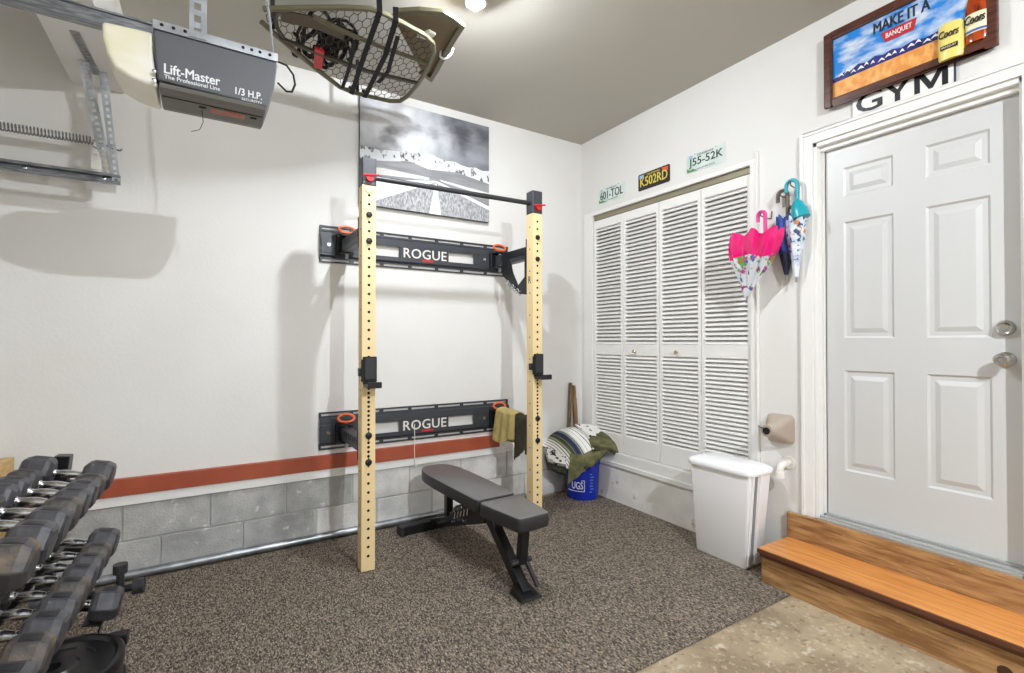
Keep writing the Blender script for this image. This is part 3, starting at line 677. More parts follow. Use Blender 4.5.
# ------------------------------------------------------------------ framed beer sign and gym sign
m_wood = mat('sign_dark_wood', (92,50,36), 0.3, col2=(64,32,24), scale=6, stretch=(10,2,10), coat=0.3)
m_ssky = mat('sign_sky', (36,132,214), 0.3, col2=(222,230,238), scale=7, lo=0.44, hi=0.66, stretch=(1,1.1,2.6), detail=8)
m_sblue = mat('sign_mountain_blue', (38,44,128), 0.35, col2=(20,26,80), scale=30); m_swheat = mat('sign_wheat', (226,146,66), 0.4, col2=(240,182,106), scale=22, stretch=(1,1.5,1), detail=6)
m_sink = mat('sign_ink', (34,44,66), 0.4); m_sred = mat('sign_banner_red', (190,36,40), 0.4); m_yel = mat('can_yellow', (236,218,120), 0.3); m_cream = mat('label_cream', (238,228,190), 0.4)
m_amber = mat('amber_glass_print', (176,70,24), 0.12, col2=(92,26,12), scale=16, stretch=(1,2.5,0.8)); m_ink2 = mat('script_ink', (32,30,40), 0.4); m_lblue = mat('label_blue', (58,96,170), 0.4)
BY0, BY1, BZ0, BZ1 = -2.052, -2.736, 2.545, 2.940
t = thing('beer_sign', 'framed beer advertising sign with a can and bottle above the entry door', 'sign', (-0.02, (BY0+BY1)/2, BZ0))
bw = 0.042
b = MB()
for (a0,a1,c0,c1) in ((BY0-bw,BY0,BZ0,BZ1),(BY1,BY1+bw,BZ0,BZ1),(BY1+bw,BY0-bw,BZ0,BZ0+bw),(BY1+bw,BY0-bw,BZ1-bw,BZ1)):
    b.box(-0.040, -0.016, a0, a1, c0, c1)
b.build('frame', m_wood, t, bevel=0.006)
b = MB(); IY0 = BY0-bw; IW = (BY0-BY1)-2*bw; IZ0 = BZ0+bw; IH = BZ1-BZ0-2*bw
def sp(b, mi, poly, d): b.mi = mi; b.prism([(u*IW, v*IH) for u, v in poly], (-0.026-d, IY0, IZ0), RX, RY, 0.0004)
b.mi = 0; b.box(-0.026, -0.016, IY0-IW, IY0, IZ0, IZ0+IH)
m1 = [(0.0,0.33),(0.05,0.345),(0.10,0.39),(0.14,0.36),(0.20,0.42),(0.26,0.385),(0.32,0.43),(0.38,0.395),(0.44,0.425),(0.50,0.385),(0.58,0.42),(0.66,0.38),(0.74,0.405),(0.80,0.38),(1.0,0.40)]
sp(b, 1, m1+[(1,0.20),(0,0.20)], 0.0006)
sp(b, 2, [(0,0.0),(1,0.0),(1,0.285),(0.5,0.275),(0,0.26)], 0.0012)
rs = random.Random(5)
for k in range(16):
    u = 0.04+0.050*k; v = 0.345+0.018*math.sin(k*1.9)+rs.uniform(-0.008,0.010); w = rs.uniform(0.030,0.055)
    sp(b, 3, [(u,v-0.022),(u+w*0.5,v+rs.uniform(-0.012,0.004)),(u+w,v-0.024),(u+w*0.8,v+0.012),(u+w*0.55,v+0.034),(u+w*0.25,v+0.008)], 0.0012)
b.build('print', [m_ssky, m_sblue, m_swheat, m_pw], t)
def spos(u, v, d=0.001): return Vector((-0.0265-d, IY0-u*IW, IZ0+v*IH))
text('slogan', 'MAKE IT A', m_sink, t, spos(0.315,0.780), RX, RY, 0.224, 0.052, 0.001, bold=0.035)
b = MB(); b.prism([(0.0,0.052),(0.145,0.052),(0.132,0.0),(0.018,0.0)], spos(0.365,0.575), RX, RY, 0.003); bn = b.build('banner', m_sred, t)
text('banner_lettering', 'BANQUET', m_pw, bn, spos(0.365,0.575,0.0045)+RX*0.022+RY*0.012, RX, RY, 0.104, 0.028, 0.0008, bold=0.018)
# the can and the bottle stand out from the print in relief
def half_round(prof, yc, x0, squash, n=14):
    rings = []
    for r, z in prof:
        rings.append([Vector((x0-squash*r*math.sin(PI*k/n), yc+r*math.cos(PI*k/n), z)) for k in range(n+1)])
    return MB().loft(rings, caps=True)
yc = -2.583
cn = half_round([(0.040,2.556),(0.044,2.566),(0.045,2.60),(0.045,2.690),(0.043,2.708),(0.038,2.716)], yc, -0.038, 0.5).build('beer_can', m_yel, t, smooth=True)
MB().box(-0.063, -0.059, yc-0.030, yc+0.030, 2.598, 2.616).build('can_band', m_ink2, cn)
text('can_lettering', 'Coors', m_ink2, cn, (-0.0610, yc+0.035, 2.650), RX, RY, 0.070, 0.032, 0.0035, shear=0.3, bold=0.015)
text('can_small_print', 'BANQUET', m_cream, cn, (-0.0632, yc+0.026, 2.602), RX, RY, 0.052, 0.009, 0.0008)
yb = -2.668
bo = half_round([(0.034,2.592),(0.038,2.602),(0.038,2.735),(0.030,2.780),(0.020,2.820),(0.015,2.850),(0.0145,2.890),(0.017,2.892),(0.016,2.905)], yb, -0.030, 0.5).build('beer_bottle', m_amber, t, smooth=True)
half_round([(0.0386,2.630),(0.0388,2.632),(0.0388,2.712),(0.0386,2.714)], yb, -0.0302, 0.52).build('bottle_label', m_cream, bo, smooth=True)
half_round([(0.0390,2.634),(0.0391,2.636),(0.0391,2.642),(0.0390,2.644)], yb, -0.0303, 0.53).build('label_stripe', m_lblue, bo, smooth=True)
text('bottle_lettering', 'Coors', m_ink2, bo, (-0.0520, yb+0.033, 2.668), RX, RY, 0.066, 0.036, 0.0035, shear=0.3, bold=0.015)
t = thing('gym_sign', 'white placard with bold black letters between beer sign and door casing', 'sign', (-0.006, -2.38, 2.457))
MB().box(-0.012, -0.001, -2.585, -2.180, 2.457, 2.60).build('placard', m_trim, t, bevel=0.001)
MB().box(-0.0135, -0.001, -2.590, -2.585, 2.457, 2.60).build('placard_edge', m_sink, t)
text('letter', 'G', m_blackm, t, (-0.0128, -2.198, 2.464), RX, RY, 0.112, 0.096, 0.001, bold=0.025)
for (y, poly) in ((-2.318, [(0,0.096),(0.026,0.096),(0.056,0.056),(0.086,0.096),(0.112,0.096),(0.067,0.040),(0.067,0),(0.045,0),(0.045,0.040)]),
                  (-2.440, [(0,0),(0,0.096),(0.030,0.096),(0.0625,0.034),(0.095,0.096),(0.125,0.096),(0.125,0),(0.103,0),(0.103,0.066),(0.070,0.004),(0.055,0.004),(0.022,0.066),(0.022,0)])):
    MB().prism(poly, (-0.0121, y, 2.464), RX, RY, 0.001).build('letter', m_blackm, t)

# ------------------------------------------------------------------ umbrellas on the wall hooks
def umbrella(name, label, top, tip, r_top, flat, nple, mats, bands, handle_mat, crook, handle_top, cap=None, amp=0.16, waist=None):
    """A closed umbrella hanging by its crook handle: pleated canopy from top (open edge) down to tip."""
    t = thing(name, label, 'umbrella', (top[0], top[1], tip[2]), group='umbrellas hanging beside the closet')
    T0 = Vector(top); T1 = Vector(tip); N = 18; K = nple*8
    prof = lambda s: r_top*(1-s)**0.9*(1+(0.25*math.sin(PI*min(1,s*1.3)) if waist is None else waist(s)))+0.012
    for bi in range(len(bands)-1):
        s0, s1 = bands[bi], bands[bi+1]; b = MB(); rings = []
        n = max(3, int((s1-s0)*N))
        for i in range(n+1):
            s = s0+(s1-s0)*i/n; c = T0.lerp(T1, s); r = prof(s); ring = []
            for k in range(K):
                a = 2*PI*k/K; rr = r*(1-amp+amp*math.cos(nple*a+2.2*s)+0.5*amp*math.cos(2*nple*a+1.0))
                dz = 0.016*math.cos(nple*a) if (bi == 0 and i == 0) else 0.010*math.sin(3*a) if (i == n and bi < len(bands)-2) or (i == 0 and bi) else 0
                ring.append(c+Vector((rr*flat*math.sin(a), rr*math.cos(a), dz)))
            rings.append(ring)
        b.loft(rings, caps=(bi == len(bands)-2)); b.build('canopy' if bi == 0 else 'canopy_lower_panel', mats[bi], t, smooth=True, angle=60)
    MB().cyl(T0.lerp(T1, 0.1), T1-Vector((0,0,0.03)), 0.006, 8).build('shaft', m_galv, t, smooth=True)
    MB().tube(crook, 0.0105, 10).build('crook_handle', handle_mat, t, smooth=True)
    if cap: MB().lathe(cap[1], cap[0], (0.0,-0.25,-1), 18).build('handle_cap', handle_mat, t, smooth=True)
    return t
def crook(x, y, z_low, z_top, r, lean=0.0):
    pts = [(x, y, z_low)]
    pts.append((x, y+lean*0.5, z_top-r))
    for k in range(1, 9): pts.append((x, y+lean*0.5+r-r*math.cos(PI*k/8), z_top-r+r*math.sin(PI*k/8)))
    pts.append((x, pts[-1][1], z_top-r-0.035))
    return pts
m_pink = mat('hot_pink_film', (236,22,120), 0.18, coat=0.6)
m_clearp = mat('patterned_clear_film', (214,222,228), 0.12, col2=(236,240,244), scale=8, coat=0.6)
add_noise_layer(m_clearp, (186,92,40), 15, 0.54, 0.58, amount=0.95); add_noise_layer(m_clearp, (96,160,60), 17, 0.57, 0.61, amount=0.9)
add_noise_layer(m_clearp, (48,92,170), 19, 0.57, 0.61, stretch=(1,1.3,0.8), amount=0.95); add_noise_layer(m_clearp, (180,40,140), 14, 0.58, 0.62, stretch=(1.4,1,1), amount=0.9)
m_clear2 = mat('printed_grey_film', (190,206,224), 0.12, col2=(238,242,246), scale=14, coat=0.6)
add_noise_layer(m_clear2, (196,128,60), 20, 0.57, 0.61, amount=0.95); add_noise_layer(m_clear2, (40,70,120), 24, 0.56, 0.60, amount=0.95)
m_tip = mat('clear_white_tip', (226,230,234), 0.15)
m_blue = mat('navy_blue_nylon', (34,74,168), 0.5, col2=(20,44,112), scale=12); m_navy = mat('dark_navy_nylon', (22,28,52), 0.5)
m_teal = mat('teal_plastic', (26,158,172), 0.3); m_pinkh = mat('pink_handle', (230,70,150), 0.3); m_brown = mat('dark_brown_handle', (92,78,62), 0.4)
umbrella('child_umbrella', 'pink topped patterned child umbrella hanging loosely open beside the closet', (-0.140,-1.728,1.925), (-0.095,-1.640,1.56), 0.142, 0.62, 7,
         [m_pink, m_clearp, m_tip], [0.0, 0.36, 0.86, 1.0], m_pinkh, crook(-0.105,-1.765,1.86,2.055,0.022), 2.05)
umbrella('child_umbrella', 'slim printed clear child umbrella with a teal crook handle nearest the door casing', (-0.060,-1.915,1.985), (-0.055,-1.912,1.660), 0.040, 0.8, 5,
         [m_clear2, m_tip], [0.0, 0.80, 1.0], m_teal, crook(-0.060,-1.922,1.96,2.205,0.030), 2.2, cap=((-0.060,-1.918,2.085), [(0.014,0.0),(0.030,0.02),(0.042,0.065),(0.046,0.105),(0.030,0.108)]), amp=0.12)
umbrella('umbrella', 'blue folded umbrella with brown crook hanging between pink and teal ones', (-0.040,-1.842,2.010), (-0.036,-1.848,1.680), 0.036, 0.8, 5,
         [m_blue, m_navy], [0.0, 0.62, 1.0], m_brown, crook(-0.040,-1.858,1.98,2.165,0.028), 2.16, amp=0.14, waist=lambda s: 0.9*s)
t = thing('wall_hook', 'small dark metal hook rail carrying the three hanging umbrellas', 'hook', (-0.006, -1.86, 2.02))
MB().box(-0.010, -0.001, -1.905, -1.832, 2.060, 2.080).build('hook_rail', m_brown, t, bevel=0.002)
for y, z in ((-1.745,2.035),(-1.835,2.138),(-1.893,2.180)):
    MB().tube([(-0.004,y,2.072),(-0.012,y,z-0.010),(-0.045,y,z-0.012),(-0.118 if y > -1.8 else -0.070,y,z-0.006),(-0.126 if y > -1.8 else -0.078,y,z+0.020)], 0.0035, 6).build('hook_arm', m_brown, t, smooth=True)

# ------------------------------------------------------------------ corner: bucket, blankets, sticks
m_bucket = mat('blue_bucket_plastic', (18,44,166), 0.35)
t = thing('bucket', 'blue plastic bucket with white lettering in the corner under the blankets', 'bucket', (-0.170, -0.215, 0.0105))
BKC = Vector((-0.170, -0.215, 0))
b = MB(); b.lathe([(0.120,0.011),(0.126,0.013),(0.131,0.05),(0.137,0.20),(0.142,0.300),(0.146,0.301),(0.146,0.312),(0.143,0.314),(0.145,0.355),(0.149,0.358),(0.149,0.366),(0.143,0.366),(0.138,0.30),(0.124,0.03)], BKC, n=36); b.build('bucket_body', m_bucket, t, smooth=True)
def on_bucket(name, body, m, ang0, z, w, h, bold=0.02):
    """Lettering wrapped round the bucket, starting at angle ang0 and reading left to right."""
    o = text(name, body, m, t, (0,0,0), (1,0,0), (0,1,0), w, h, 0.0012, bold)
    inv = W[t].inverted()
    for v in o.data.vertices:
        p = W[t] @ v.co; r = 0.1315+0.006*(z+p.y)/0.2+0.001+p.z; a = ang0+p.x/0.136
        v.co = inv @ (BKC+Vector((math.cos(a)*r, math.sin(a)*r, z+p.y)))
    return o
A0 = math.radians(192)
on_bucket('lettering', 'UGS', m_pw, A0, 0.104, 0.094, 0.058)
b = MB()
for (u0,u1,v0,v1) in ((-0.05,0.108,0.084,0.089),(0.103,0.108,0.084,0.176),(0.080,0.108,0.171,0.176)):
    n = max(2, int((u1-u0)/0.012)); rings = []
    for k in range(n+1):
        a = A0+(u0+(u1-u0)*k/n)/0.136
        rings.append([BKC+Vector((math.cos(a)*r, math.sin(a)*r, z_)) for r, z_ in ((0.1312+0.03*v0+0.002,v0),(0.1312+0.03*v1+0.002,v1),(0.130+0.03*v1,v1),(0.130+0.03*v0,v0))])
    b.loft(rings)
b.build('outline_box', m_pw, t)
b = MB()
for k in range(7):
    a = A0+(0.150+0.0065*(k % 2))/0.136; z_ = 0.075+0.024*k; a2 = a+(0.030 if k % 3 else 0.020)/0.136
    rings = []
    for q in range(4):
        aa = a+(a2-a)*q/3; rings.append([BKC+Vector((math.cos(aa)*r, math.sin(aa)*r, zz)) for r, zz in ((0.1335+0.03*z_,z_),(0.1340+0.03*z_,z_+0.010),(0.130+0.03*z_,z_+0.010),(0.130+0.03*z_,z_))])
    b.loft(rings)
b.build('side_print', mat('pale_blue_print', (92,126,214), 0.4), t)

RT = Vector((math.cos(math.radians(31.92)), -math.sin(math.radians(31.92)), 0)); FW = Vector((math.sin(math.radians(31.92)), math.cos(math.radians(31.92)), 0))
def cw(u, d, z): return BKC + RT*u + FW*d + Vector((0,0,z))
def net(P, u, v):
    """Smooth surface through a grid of control points."""
    n = len(P)-1; m = len(P[0])-1
    def bez(a, t):
        a = [Vector(q) for q in a]
        k = len(a)-1; return sum((a[i]*(math.comb(k,i)*(1-t)**(k-i)*t**i) for i in range(k+1)), Vector((0,0,0)))
    return bez([bez(r, v) for r in P], u)
def cloth(name, label, group, m, P, thick, wob=0.004, nu=26, nv=26, seed=0, cat='blanket'):
    def f(u, v):
        p = net(P, u, v)
        return cw(*p) + Vector((0,0,wob*noise.noise(Vector((u*5+seed, v*5, seed))))) + FW*(wob*noise.noise(Vector((u*4, v*4+seed, 3.1))))
    return tag(MB().sheet(f, nu, nv, thick).build(name, m, smooth=True, angle=70), label, cat, group)
m_olive = mat('olive_fleece', (84,86,54), 0.95, col2=(118,112,76), scale=16, bump=0.3, bscale=200)
m_serape = bpy.data.materials.new('striped_serape'); m_serape.use_nodes = True
nt = m_serape.node_tree; bs = nt.nodes['Principled BSDF']; bs.inputs['Roughness'].default_value = 0.95
at_ = nt.nodes.new('ShaderNodeUVMap'); sx_ = nt.nodes.new('ShaderNodeSeparateXYZ'); rp = nt.nodes.new('ShaderNodeValToRGB')
nt.links.new(at_.outputs[0], sx_.inputs[0]); nt.links.new(sx_.outputs[0], rp.inputs[0]); nt.links.new(rp.outputs[0], bs.inputs['Base Color'])
stripes = [(0.0,(236,234,226)),(0.05,(60,60,58)),(0.065,(236,234,226)),(0.11,(70,72,66)),(0.125,(228,226,216)),(0.17,(80,84,70)),(0.19,(224,222,212)),(0.23,(60,64,52)),(0.25,(150,156,128)),(0.29,(78,84,56)),(0.33,(50,56,44)),(0.37,(98,104,78)),(0.41,(44,50,70)),(0.46,(34,42,76)),(0.50,(60,66,90)),(0.53,(140,146,150)),(0.56,(60,64,60)),(0.58,(206,206,198)),(0.63,(238,236,230)),(0.70,(190,190,184)),(0.72,(240,238,232)),(0.82,(110,110,106)),(0.84,(238,236,230)),(0.92,(90,90,88)),(0.94,(236,234,228))]
cr = rp.color_ramp; cr.interpolation = 'CONSTANT'
while len(cr.elements) < len(stripes): cr.elements.new(0.5)
for e, (p, c) in zip(cr.elements, stripes): e.position = p; e.color = lin(c)
m_bw = mat('black_white_woven_pattern', (226,224,218), 0.95, col2=(40,40,42), scale=26, lo=0.52, hi=0.56, stretch=(1,1,1.6))
m_speck = mat('white_speckled_cloth', (236,234,228), 0.95, col2=(34,34,32), scale=20, lo=0.58, hi=0.61)
G = 'folded blankets on the bucket'
# olive blanket: two folded layers that hang over the bucket front
cloth('blanket', 'olive green blanket fold hanging over the front of the bucket', G, m_olive,
      [[(-0.16,0.11,0.40),(-0.12,0.03,0.415),(-0.11,-0.19,0.44),(-0.13,-0.215,0.27),(-0.15,-0.200,0.175)],[(0.0,0.12,0.405),(0.0,0.03,0.42),(-0.04,-0.20,0.45),(-0.07,-0.215,0.30),(-0.09,-0.205,0.20)],[(0.12,0.12,0.405),(0.12,0.03,0.42),(0.06,-0.18,0.45),(0.02,-0.205,0.36),(-0.02,-0.200,0.30)],[(0.24,0.10,0.405),(0.24,0.03,0.415),(0.20,-0.15,0.43),(0.14,-0.195,0.37),(0.08,-0.195,0.34)]], 0.022, 0.018, seed=1)
cloth('blanket', 'olive green folded blanket end sticking out towards the closet', G, m_olive,
      [[(0.06,0.08,0.455),(0.05,0.0,0.475),(0.05,-0.13,0.43)],[(0.17,0.08,0.52),(0.17,-0.02,0.52),(0.16,-0.14,0.42)],[(0.27,0.06,0.50),(0.26,-0.03,0.49),(0.25,-0.11,0.40)],[(0.31,0.04,0.40),(0.30,-0.03,0.38),(0.27,-0.09,0.345)]], 0.042, 0.010, seed=5)
cloth('blanket', 'black and white woven patterned blanket under the striped one', G, m_bw,
      [[(-0.315,0.06,0.385),(-0.315,-0.06,0.375),(-0.300,-0.12,0.325)],[(-0.24,0.06,0.375),(-0.24,-0.08,0.370),(-0.235,-0.14,0.300)],[(-0.15,0.06,0.37),(-0.15,-0.08,0.370),(-0.16,-0.15,0.290)]], 0.045, 0.004, seed=9)
m_dol = mat('dark_olive_cloth', (56,58,44), 0.95, col2=(74,76,58), scale=24)
cloth('blanket', 'dark olive cloth drooping beneath the patterned blanket left of bucket', G, m_dol,
      [[(-0.315,0.10,0.315),(-0.310,-0.04,0.310),(-0.290,-0.11,0.262)],[(-0.24,0.10,0.31),(-0.235,-0.06,0.300),(-0.225,-0.125,0.225)],[(-0.15,0.10,0.31),(-0.15,-0.06,0.300),(-0.155,-0.135,0.215)]], 0.040, 0.006, seed=12)
se = cloth('blanket', 'striped white, green and navy woven blanket draped across the top', G, m_serape,
      [[(-0.345,0.06,0.415),(-0.26,-0.02,0.415),(-0.20,-0.10,0.350),(-0.140,-0.165,0.275)],[(-0.27,0.10,0.49),(-0.20,0.02,0.51),(-0.11,-0.08,0.45),(-0.07,-0.165,0.36)],[(-0.17,0.11,0.548),(-0.10,0.04,0.558),(-0.03,-0.05,0.50),(0.01,-0.14,0.40)],[(-0.06,0.13,0.550),(-0.01,0.06,0.540),(0.06,-0.03,0.490),(0.11,-0.12,0.440)]], 0.016, 0.004, seed=3, nu=40)
uv = se.data.uv_layers.new(name='UVMap')
co = [se.matrix_basis @ v.co for v in se.data.vertices]
PS = [[(-0.345,0.06,0.415),(-0.26,-0.02,0.415),(-0.20,-0.10,0.350),(-0.140,-0.165,0.275)],[(-0.27,0.10,0.49),(-0.20,0.02,0.51),(-0.11,-0.08,0.45),(-0.07,-0.165,0.36)],[(-0.17,0.11,0.548),(-0.10,0.04,0.558),(-0.03,-0.05,0.50),(0.01,-0.14,0.40)],[(-0.06,0.13,0.550),(-0.01,0.06,0.540),(0.06,-0.03,0.490),(0.11,-0.12,0.440)]]
grid_pts = [(i/40, j/26, cw(*net(PS, i/40, j/26))) for i in range(41) for j in range(27)]
near_u = []
from mathutils.kdtree import KDTree
kd = KDTree(len(grid_pts))
for k, g in enumerate(grid_pts): kd.insert(g[2], k)
kd.balance()
for p in co:
    q = kd.find(p)[1]; near_u.append(grid_pts[q][:2])
for l in se.data.loops: uv.data[l.index].uv = near_u[l.vertex_index]
cloth('blanket', 'white cloth with black flecks folded on top beside the striped blanket', G, m_speck,
      [[(-0.05,0.13,0.575),(-0.01,0.06,0.560),(0.03,-0.02,0.52)],[(0.07,0.13,0.590),(0.08,0.08,0.560),(0.10,-0.02,0.500)],[(0.19,0.12,0.535),(0.18,0.04,0.515),(0.17,-0.04,0.465)]], 0.014, 0.004, seed=7)
m_bark = mat('rough_bark_wood', (112,82,50), 0.9, col2=(176,140,88), scale=10, stretch=(6,6,0.8), bump=0.6, bscale=60)
m_bark2 = mat('grey_split_wood', (96,82,66), 0.9, col2=(138,118,92), scale=9, stretch=(6,6,0.8), bump=0.5, bscale=60)
def stick(label, a, c, r0, r1, m):
    b = MB(); a = Vector(a); c = Vector(c); rings = []
    for i in range(13):
        q = i/12; p = a.lerp(c, q); r = r0+(r1-r0)*q
        rings.append([p+Vector((math.cos(2*PI*k/9)*r*(1+0.25*noise.noise(Vector((k*0.9,i*0.6,r0*90)))), math.sin(2*PI*k/9)*r*(1+0.25*noise.noise(Vector((k*0.7,i*0.5,5.0)))), 0.006*noise.noise(Vector((k*2.0,0,i)))*(i in (0,12)))) for k in range(9)])
    tag(b.loft(rings).build('stick', m, smooth=True), label, 'stick', 'sticks leaning in the corner')
stick('tall grey brown stick leaning in the corner behind the bucket', (-0.190,-0.032,0.024), (-0.146,-0.030,0.940), 0.019, 0.014, m_bark2)
stick('rough golden brown bark stick leaning in the corner behind the bucket', (-0.078,-0.034,0.024), (-0.110,-0.030,0.915), 0.020, 0.015, m_bark)
stick('thin pale stick leaning beside the bark stick in the corner', (-0.036,-0.030,0.018), (-0.080,-0.022,0.80), 0.006, 0.005, m_bark)
stick('short stub of wood lying at the foot of the bucket', (-0.370,-0.120,0.026), (-0.345,-0.210,0.060), 0.014, 0.011, m_bark)

# ------------------------------------------------------------------ towel and straps on the lower rack arm
m_towel = mat('tan_terry_towel', (196,178,116), 0.95, col2=(178,158,96), scale=22, bump=0.6, bscale=300)
m_dkt = mat('dark_olive_strap', (62,58,40), 0.9, col2=(40,38,30), scale=10)
AX = XR+UW/2
def over_arm(y, s, half, ztop, sag_l, sag_r):
    """Point on a cloth hung over the arm: s in -1..1 from the far (+x) hem over the top to the near (-x) hem."""
    if s < 0: k = -s; sgn = 1; L = sag_r
    else: k = s; sgn = -1; L = sag_l
    arc = 0.30
    if k < arc: a = k/arc*PI/2; return Vector((AX+sgn*half*math.sin(a), y, ztop-half*0.6*(1-math.cos(a))))
    return Vector((AX+sgn*(half+0.012*(k-arc)), y, ztop-half*0.6-(k-arc)/(1-arc)*L))
def towel_fn(u, v):
    y = -0.148-0.232*u
    p = over_arm(y, -1+2*v, 0.040+0.0*u, 0.790-0.012*u, 0.205+0.03*math.sin(u*5)-0.01*u, 0.23)
    k = abs(-1+2*v)
    p.x += -0.012*k*math.sin(u*17) if v > 0.5 else 0.010*k*math.sin(u*15)
    p.y += 0.06*k*(1-u)-0.008*k*u
    return p
tag(MB().sheet(towel_fn, 30, 40, 0.009).build('towel', m_towel, smooth=True, angle=70), 'tan terry towel draped over the lower rack arm', 'towel')
for i, (y, w, L1, lab) in enumerate(((-0.398,0.036,0.300,'dark olive strap hanging over the rack arm beside the tan towel'),(-0.443,0.034,0.275,'dark olive strap in the middle of the three on the rack arm'),(-0.486,0.034,0.235,'dark olive strap on the rack arm next to the upright'))):
    def sf(u, v, y=y, w=w, L1=L1, i=i):
        p = over_arm(y-w*u, -1+2*v, 0.035, 0.768, L1*(1-0.15*u), L1*0.9); k = abs(-1+2*v)
        p.x += -0.008*k*math.sin(u*9+i) if v > 0.5 else 0.006*k*math.sin(u*8)
        p.y += 0.010*k*math.sin(u*3+i)
        return p
    tag(MB().sheet(sf, 8, 30, 0.006).build('strap', m_dkt, smooth=True, angle=70), lab, 'strap', 'straps on the lower rack arm')

# ------------------------------------------------------------------ dumbbell rack, dumbbells and plates
m_hex = mat('hex_rubber', (58,58,63), 0.42, col2=(78,76,78), scale=26, bump=0.12, bscale=160)
m_hexw = mat('worn_hex_rubber', (62,60,61), 0.5, col2=(112,98,80), scale=16, lo=0.50, hi=0.72, bump=0.15, bscale=140)
RXC = -3.275
t = thing('dumbbell_rack', 'black three tier steel dumbbell rack loaded with hex dumbbells', 'dumbbell rack', (RXC, -1.40, 0.0105))
TILT = math.radians(12)
TIERS = ((0.765+0.02, RXC), (0.508, RXC+0.012), (0.272, RXC+0.030))
for y in (-0.712, -2.30):
    b = MB(); b.bar([(RXC-0.13,y,0.03),(RXC-0.045,y,0.835)], 0.05, 0.06, up=(0,1,0)); b.build('end_post', m_blackm, t, bevel=0.004)
    b = MB(); b.box(RXC-0.30, RXC+0.17, y-0.03, y+0.03, 0.0105, 0.055); b.build('foot', m_blackm, t, bevel=0.006)
    for (zc, xc) in TIERS:
        b = MB(); c, s_ = math.cos(TILT), math.sin(TILT)
        b.bar([(xc-0.16*c, y, zc-0.075+0.16*s_),(xc+0.10*c, y, zc-0.075-0.10*s_)], 0.03, 0.03); b.build('shelf_bracket', m_blackm, t, bevel=0.003)
for (zc, xc) in TIERS:
    yend = -0.905 if zc < 0.3 else -2.30
    for dx in (-0.068, 0.068):
        c, s_ = math.cos(TILT), math.sin(TILT)
        b = MB(); T = Matrix.Translation((xc, 0, zc)) @ Matrix.Rotation(TILT, 4, 'Y')
        b.box(dx-0.030, dx+0.030, yend, -0.712, -0.064, -0.058, T); b.box(dx-0.030 if dx < 0 else dx+0.025, dx-0.025 if dx < 0 else dx+0.030, yend, -0.712, -0.090, -0.064, T)
        b.build('shelf_rail', m_blackm, t)
pg = MB(); pg.cyl((RXC+0.02,-0.748,0.255),(-3.050,-0.748,0.255),0.016,12); p_ = pg.build('storage_peg', m_blackm, t, smooth=True)
MB().cyl((-3.085,-0.748,0.255),(-3.045,-0.748,0.255),0.032,14).build('peg_cap', m_rubber, p_, smooth=True)
b = MB(); b.cyl((-3.128,-0.748,0.255),(-3.128,-0.748,0.335),0.014,10); b.cyl((-3.128,-0.748,0.325),(-3.128,-0.748,0.362),0.026,12); b.build('locking_knob', m_rubber, t, smooth=True)

def dumbbell(size, worn):
    """A hex dumbbell centred on the origin, handle along x. size = half height of a head."""
    d = bpy.data.objects.new('dumbbell', None); C.objects.link(d); W[d] = Matrix.Identity(4); d.empty_display_size = 0.05
    L = 0.055+size*0.75; hc = 0.0925
    for sx in (-1, 1):
        b = MB(); R_ = size/math.cos(PI/6); rings = []
        for (f, x) in ((0.66,-L/2),(0.90,-L/2+0.010),(1.0,-L/2+0.024),(1.0,L/2-0.026),(0.86,L/2-0.006),(0.68,L/2)):
            rings.append([Vector((sx*(hc+x), R_*f*math.cos(2*PI*k/6), R_*f*math.sin(2*PI*k/6))) for k in range(6)])
        b.loft(rings)
        hd = b.build('head', worn and m_hexw or m_hex, d, bevel=0.003, seg=1)
        b = MB(); b.box(sx*hc-L*0.24, sx*hc+L*0.24, -size*0.30, size*0.30, size, size+0.0012); b.box(sx*hc-L*0.17, sx*hc+L*0.17, -size*0.20, size*0.20, size+0.0012, size+0.0020)
        b.build('weight_badge', m_rubber, hd)
    b = MB(); b.lathe([(0.016,-0.056),(0.016,-0.046),(0.0125,-0.043),(0.0125,-0.030),(0.0155,-0.014),(0.0162,0.0),(0.0155,0.014),(0.0125,0.030),(0.0125,0.043),(0.016,0.046),(0.016,0.056)], (0,0,0), (1,0,0), 16)
    b.build('handle', m_chrome, d, smooth=True, angle=50)
    return d
SW = math.radians(-2.6); PIV = Vector((RXC, -0.80, 0))
SWING = Matrix.Translation(PIV+Vector((-0.020,0,0))) @ Matrix.Rotation(SW, 4, 'Z') @ Matrix.Translation(-PIV)
protos = {}
t.location = SWING @ t.location; t.rotation_euler = (0, 0, SW)
ordn = ['first','second','third','fourth','fifth','sixth','seventh','eighth','ninth','tenth']
rows = [('top', 0, [(-0.845,0.055),(-0.985,0.046),(-1.095,0.047),(-1.210,0.049),(-1.330,0.050),(-1.455,0.052),(-1.590,0.053),(-1.735,0.054)]),
        ('middle', 1, [(-0.820,0.053),(-0.942,0.046),(-1.052,0.047),(-1.165,0.049),(-1.282,0.050),(-1.402,0.051),(-1.528,0.053),(-1.660,0.055),(-1.800,0.056)]),
        ('bottom', 2, [(-0.852,0.056)])]
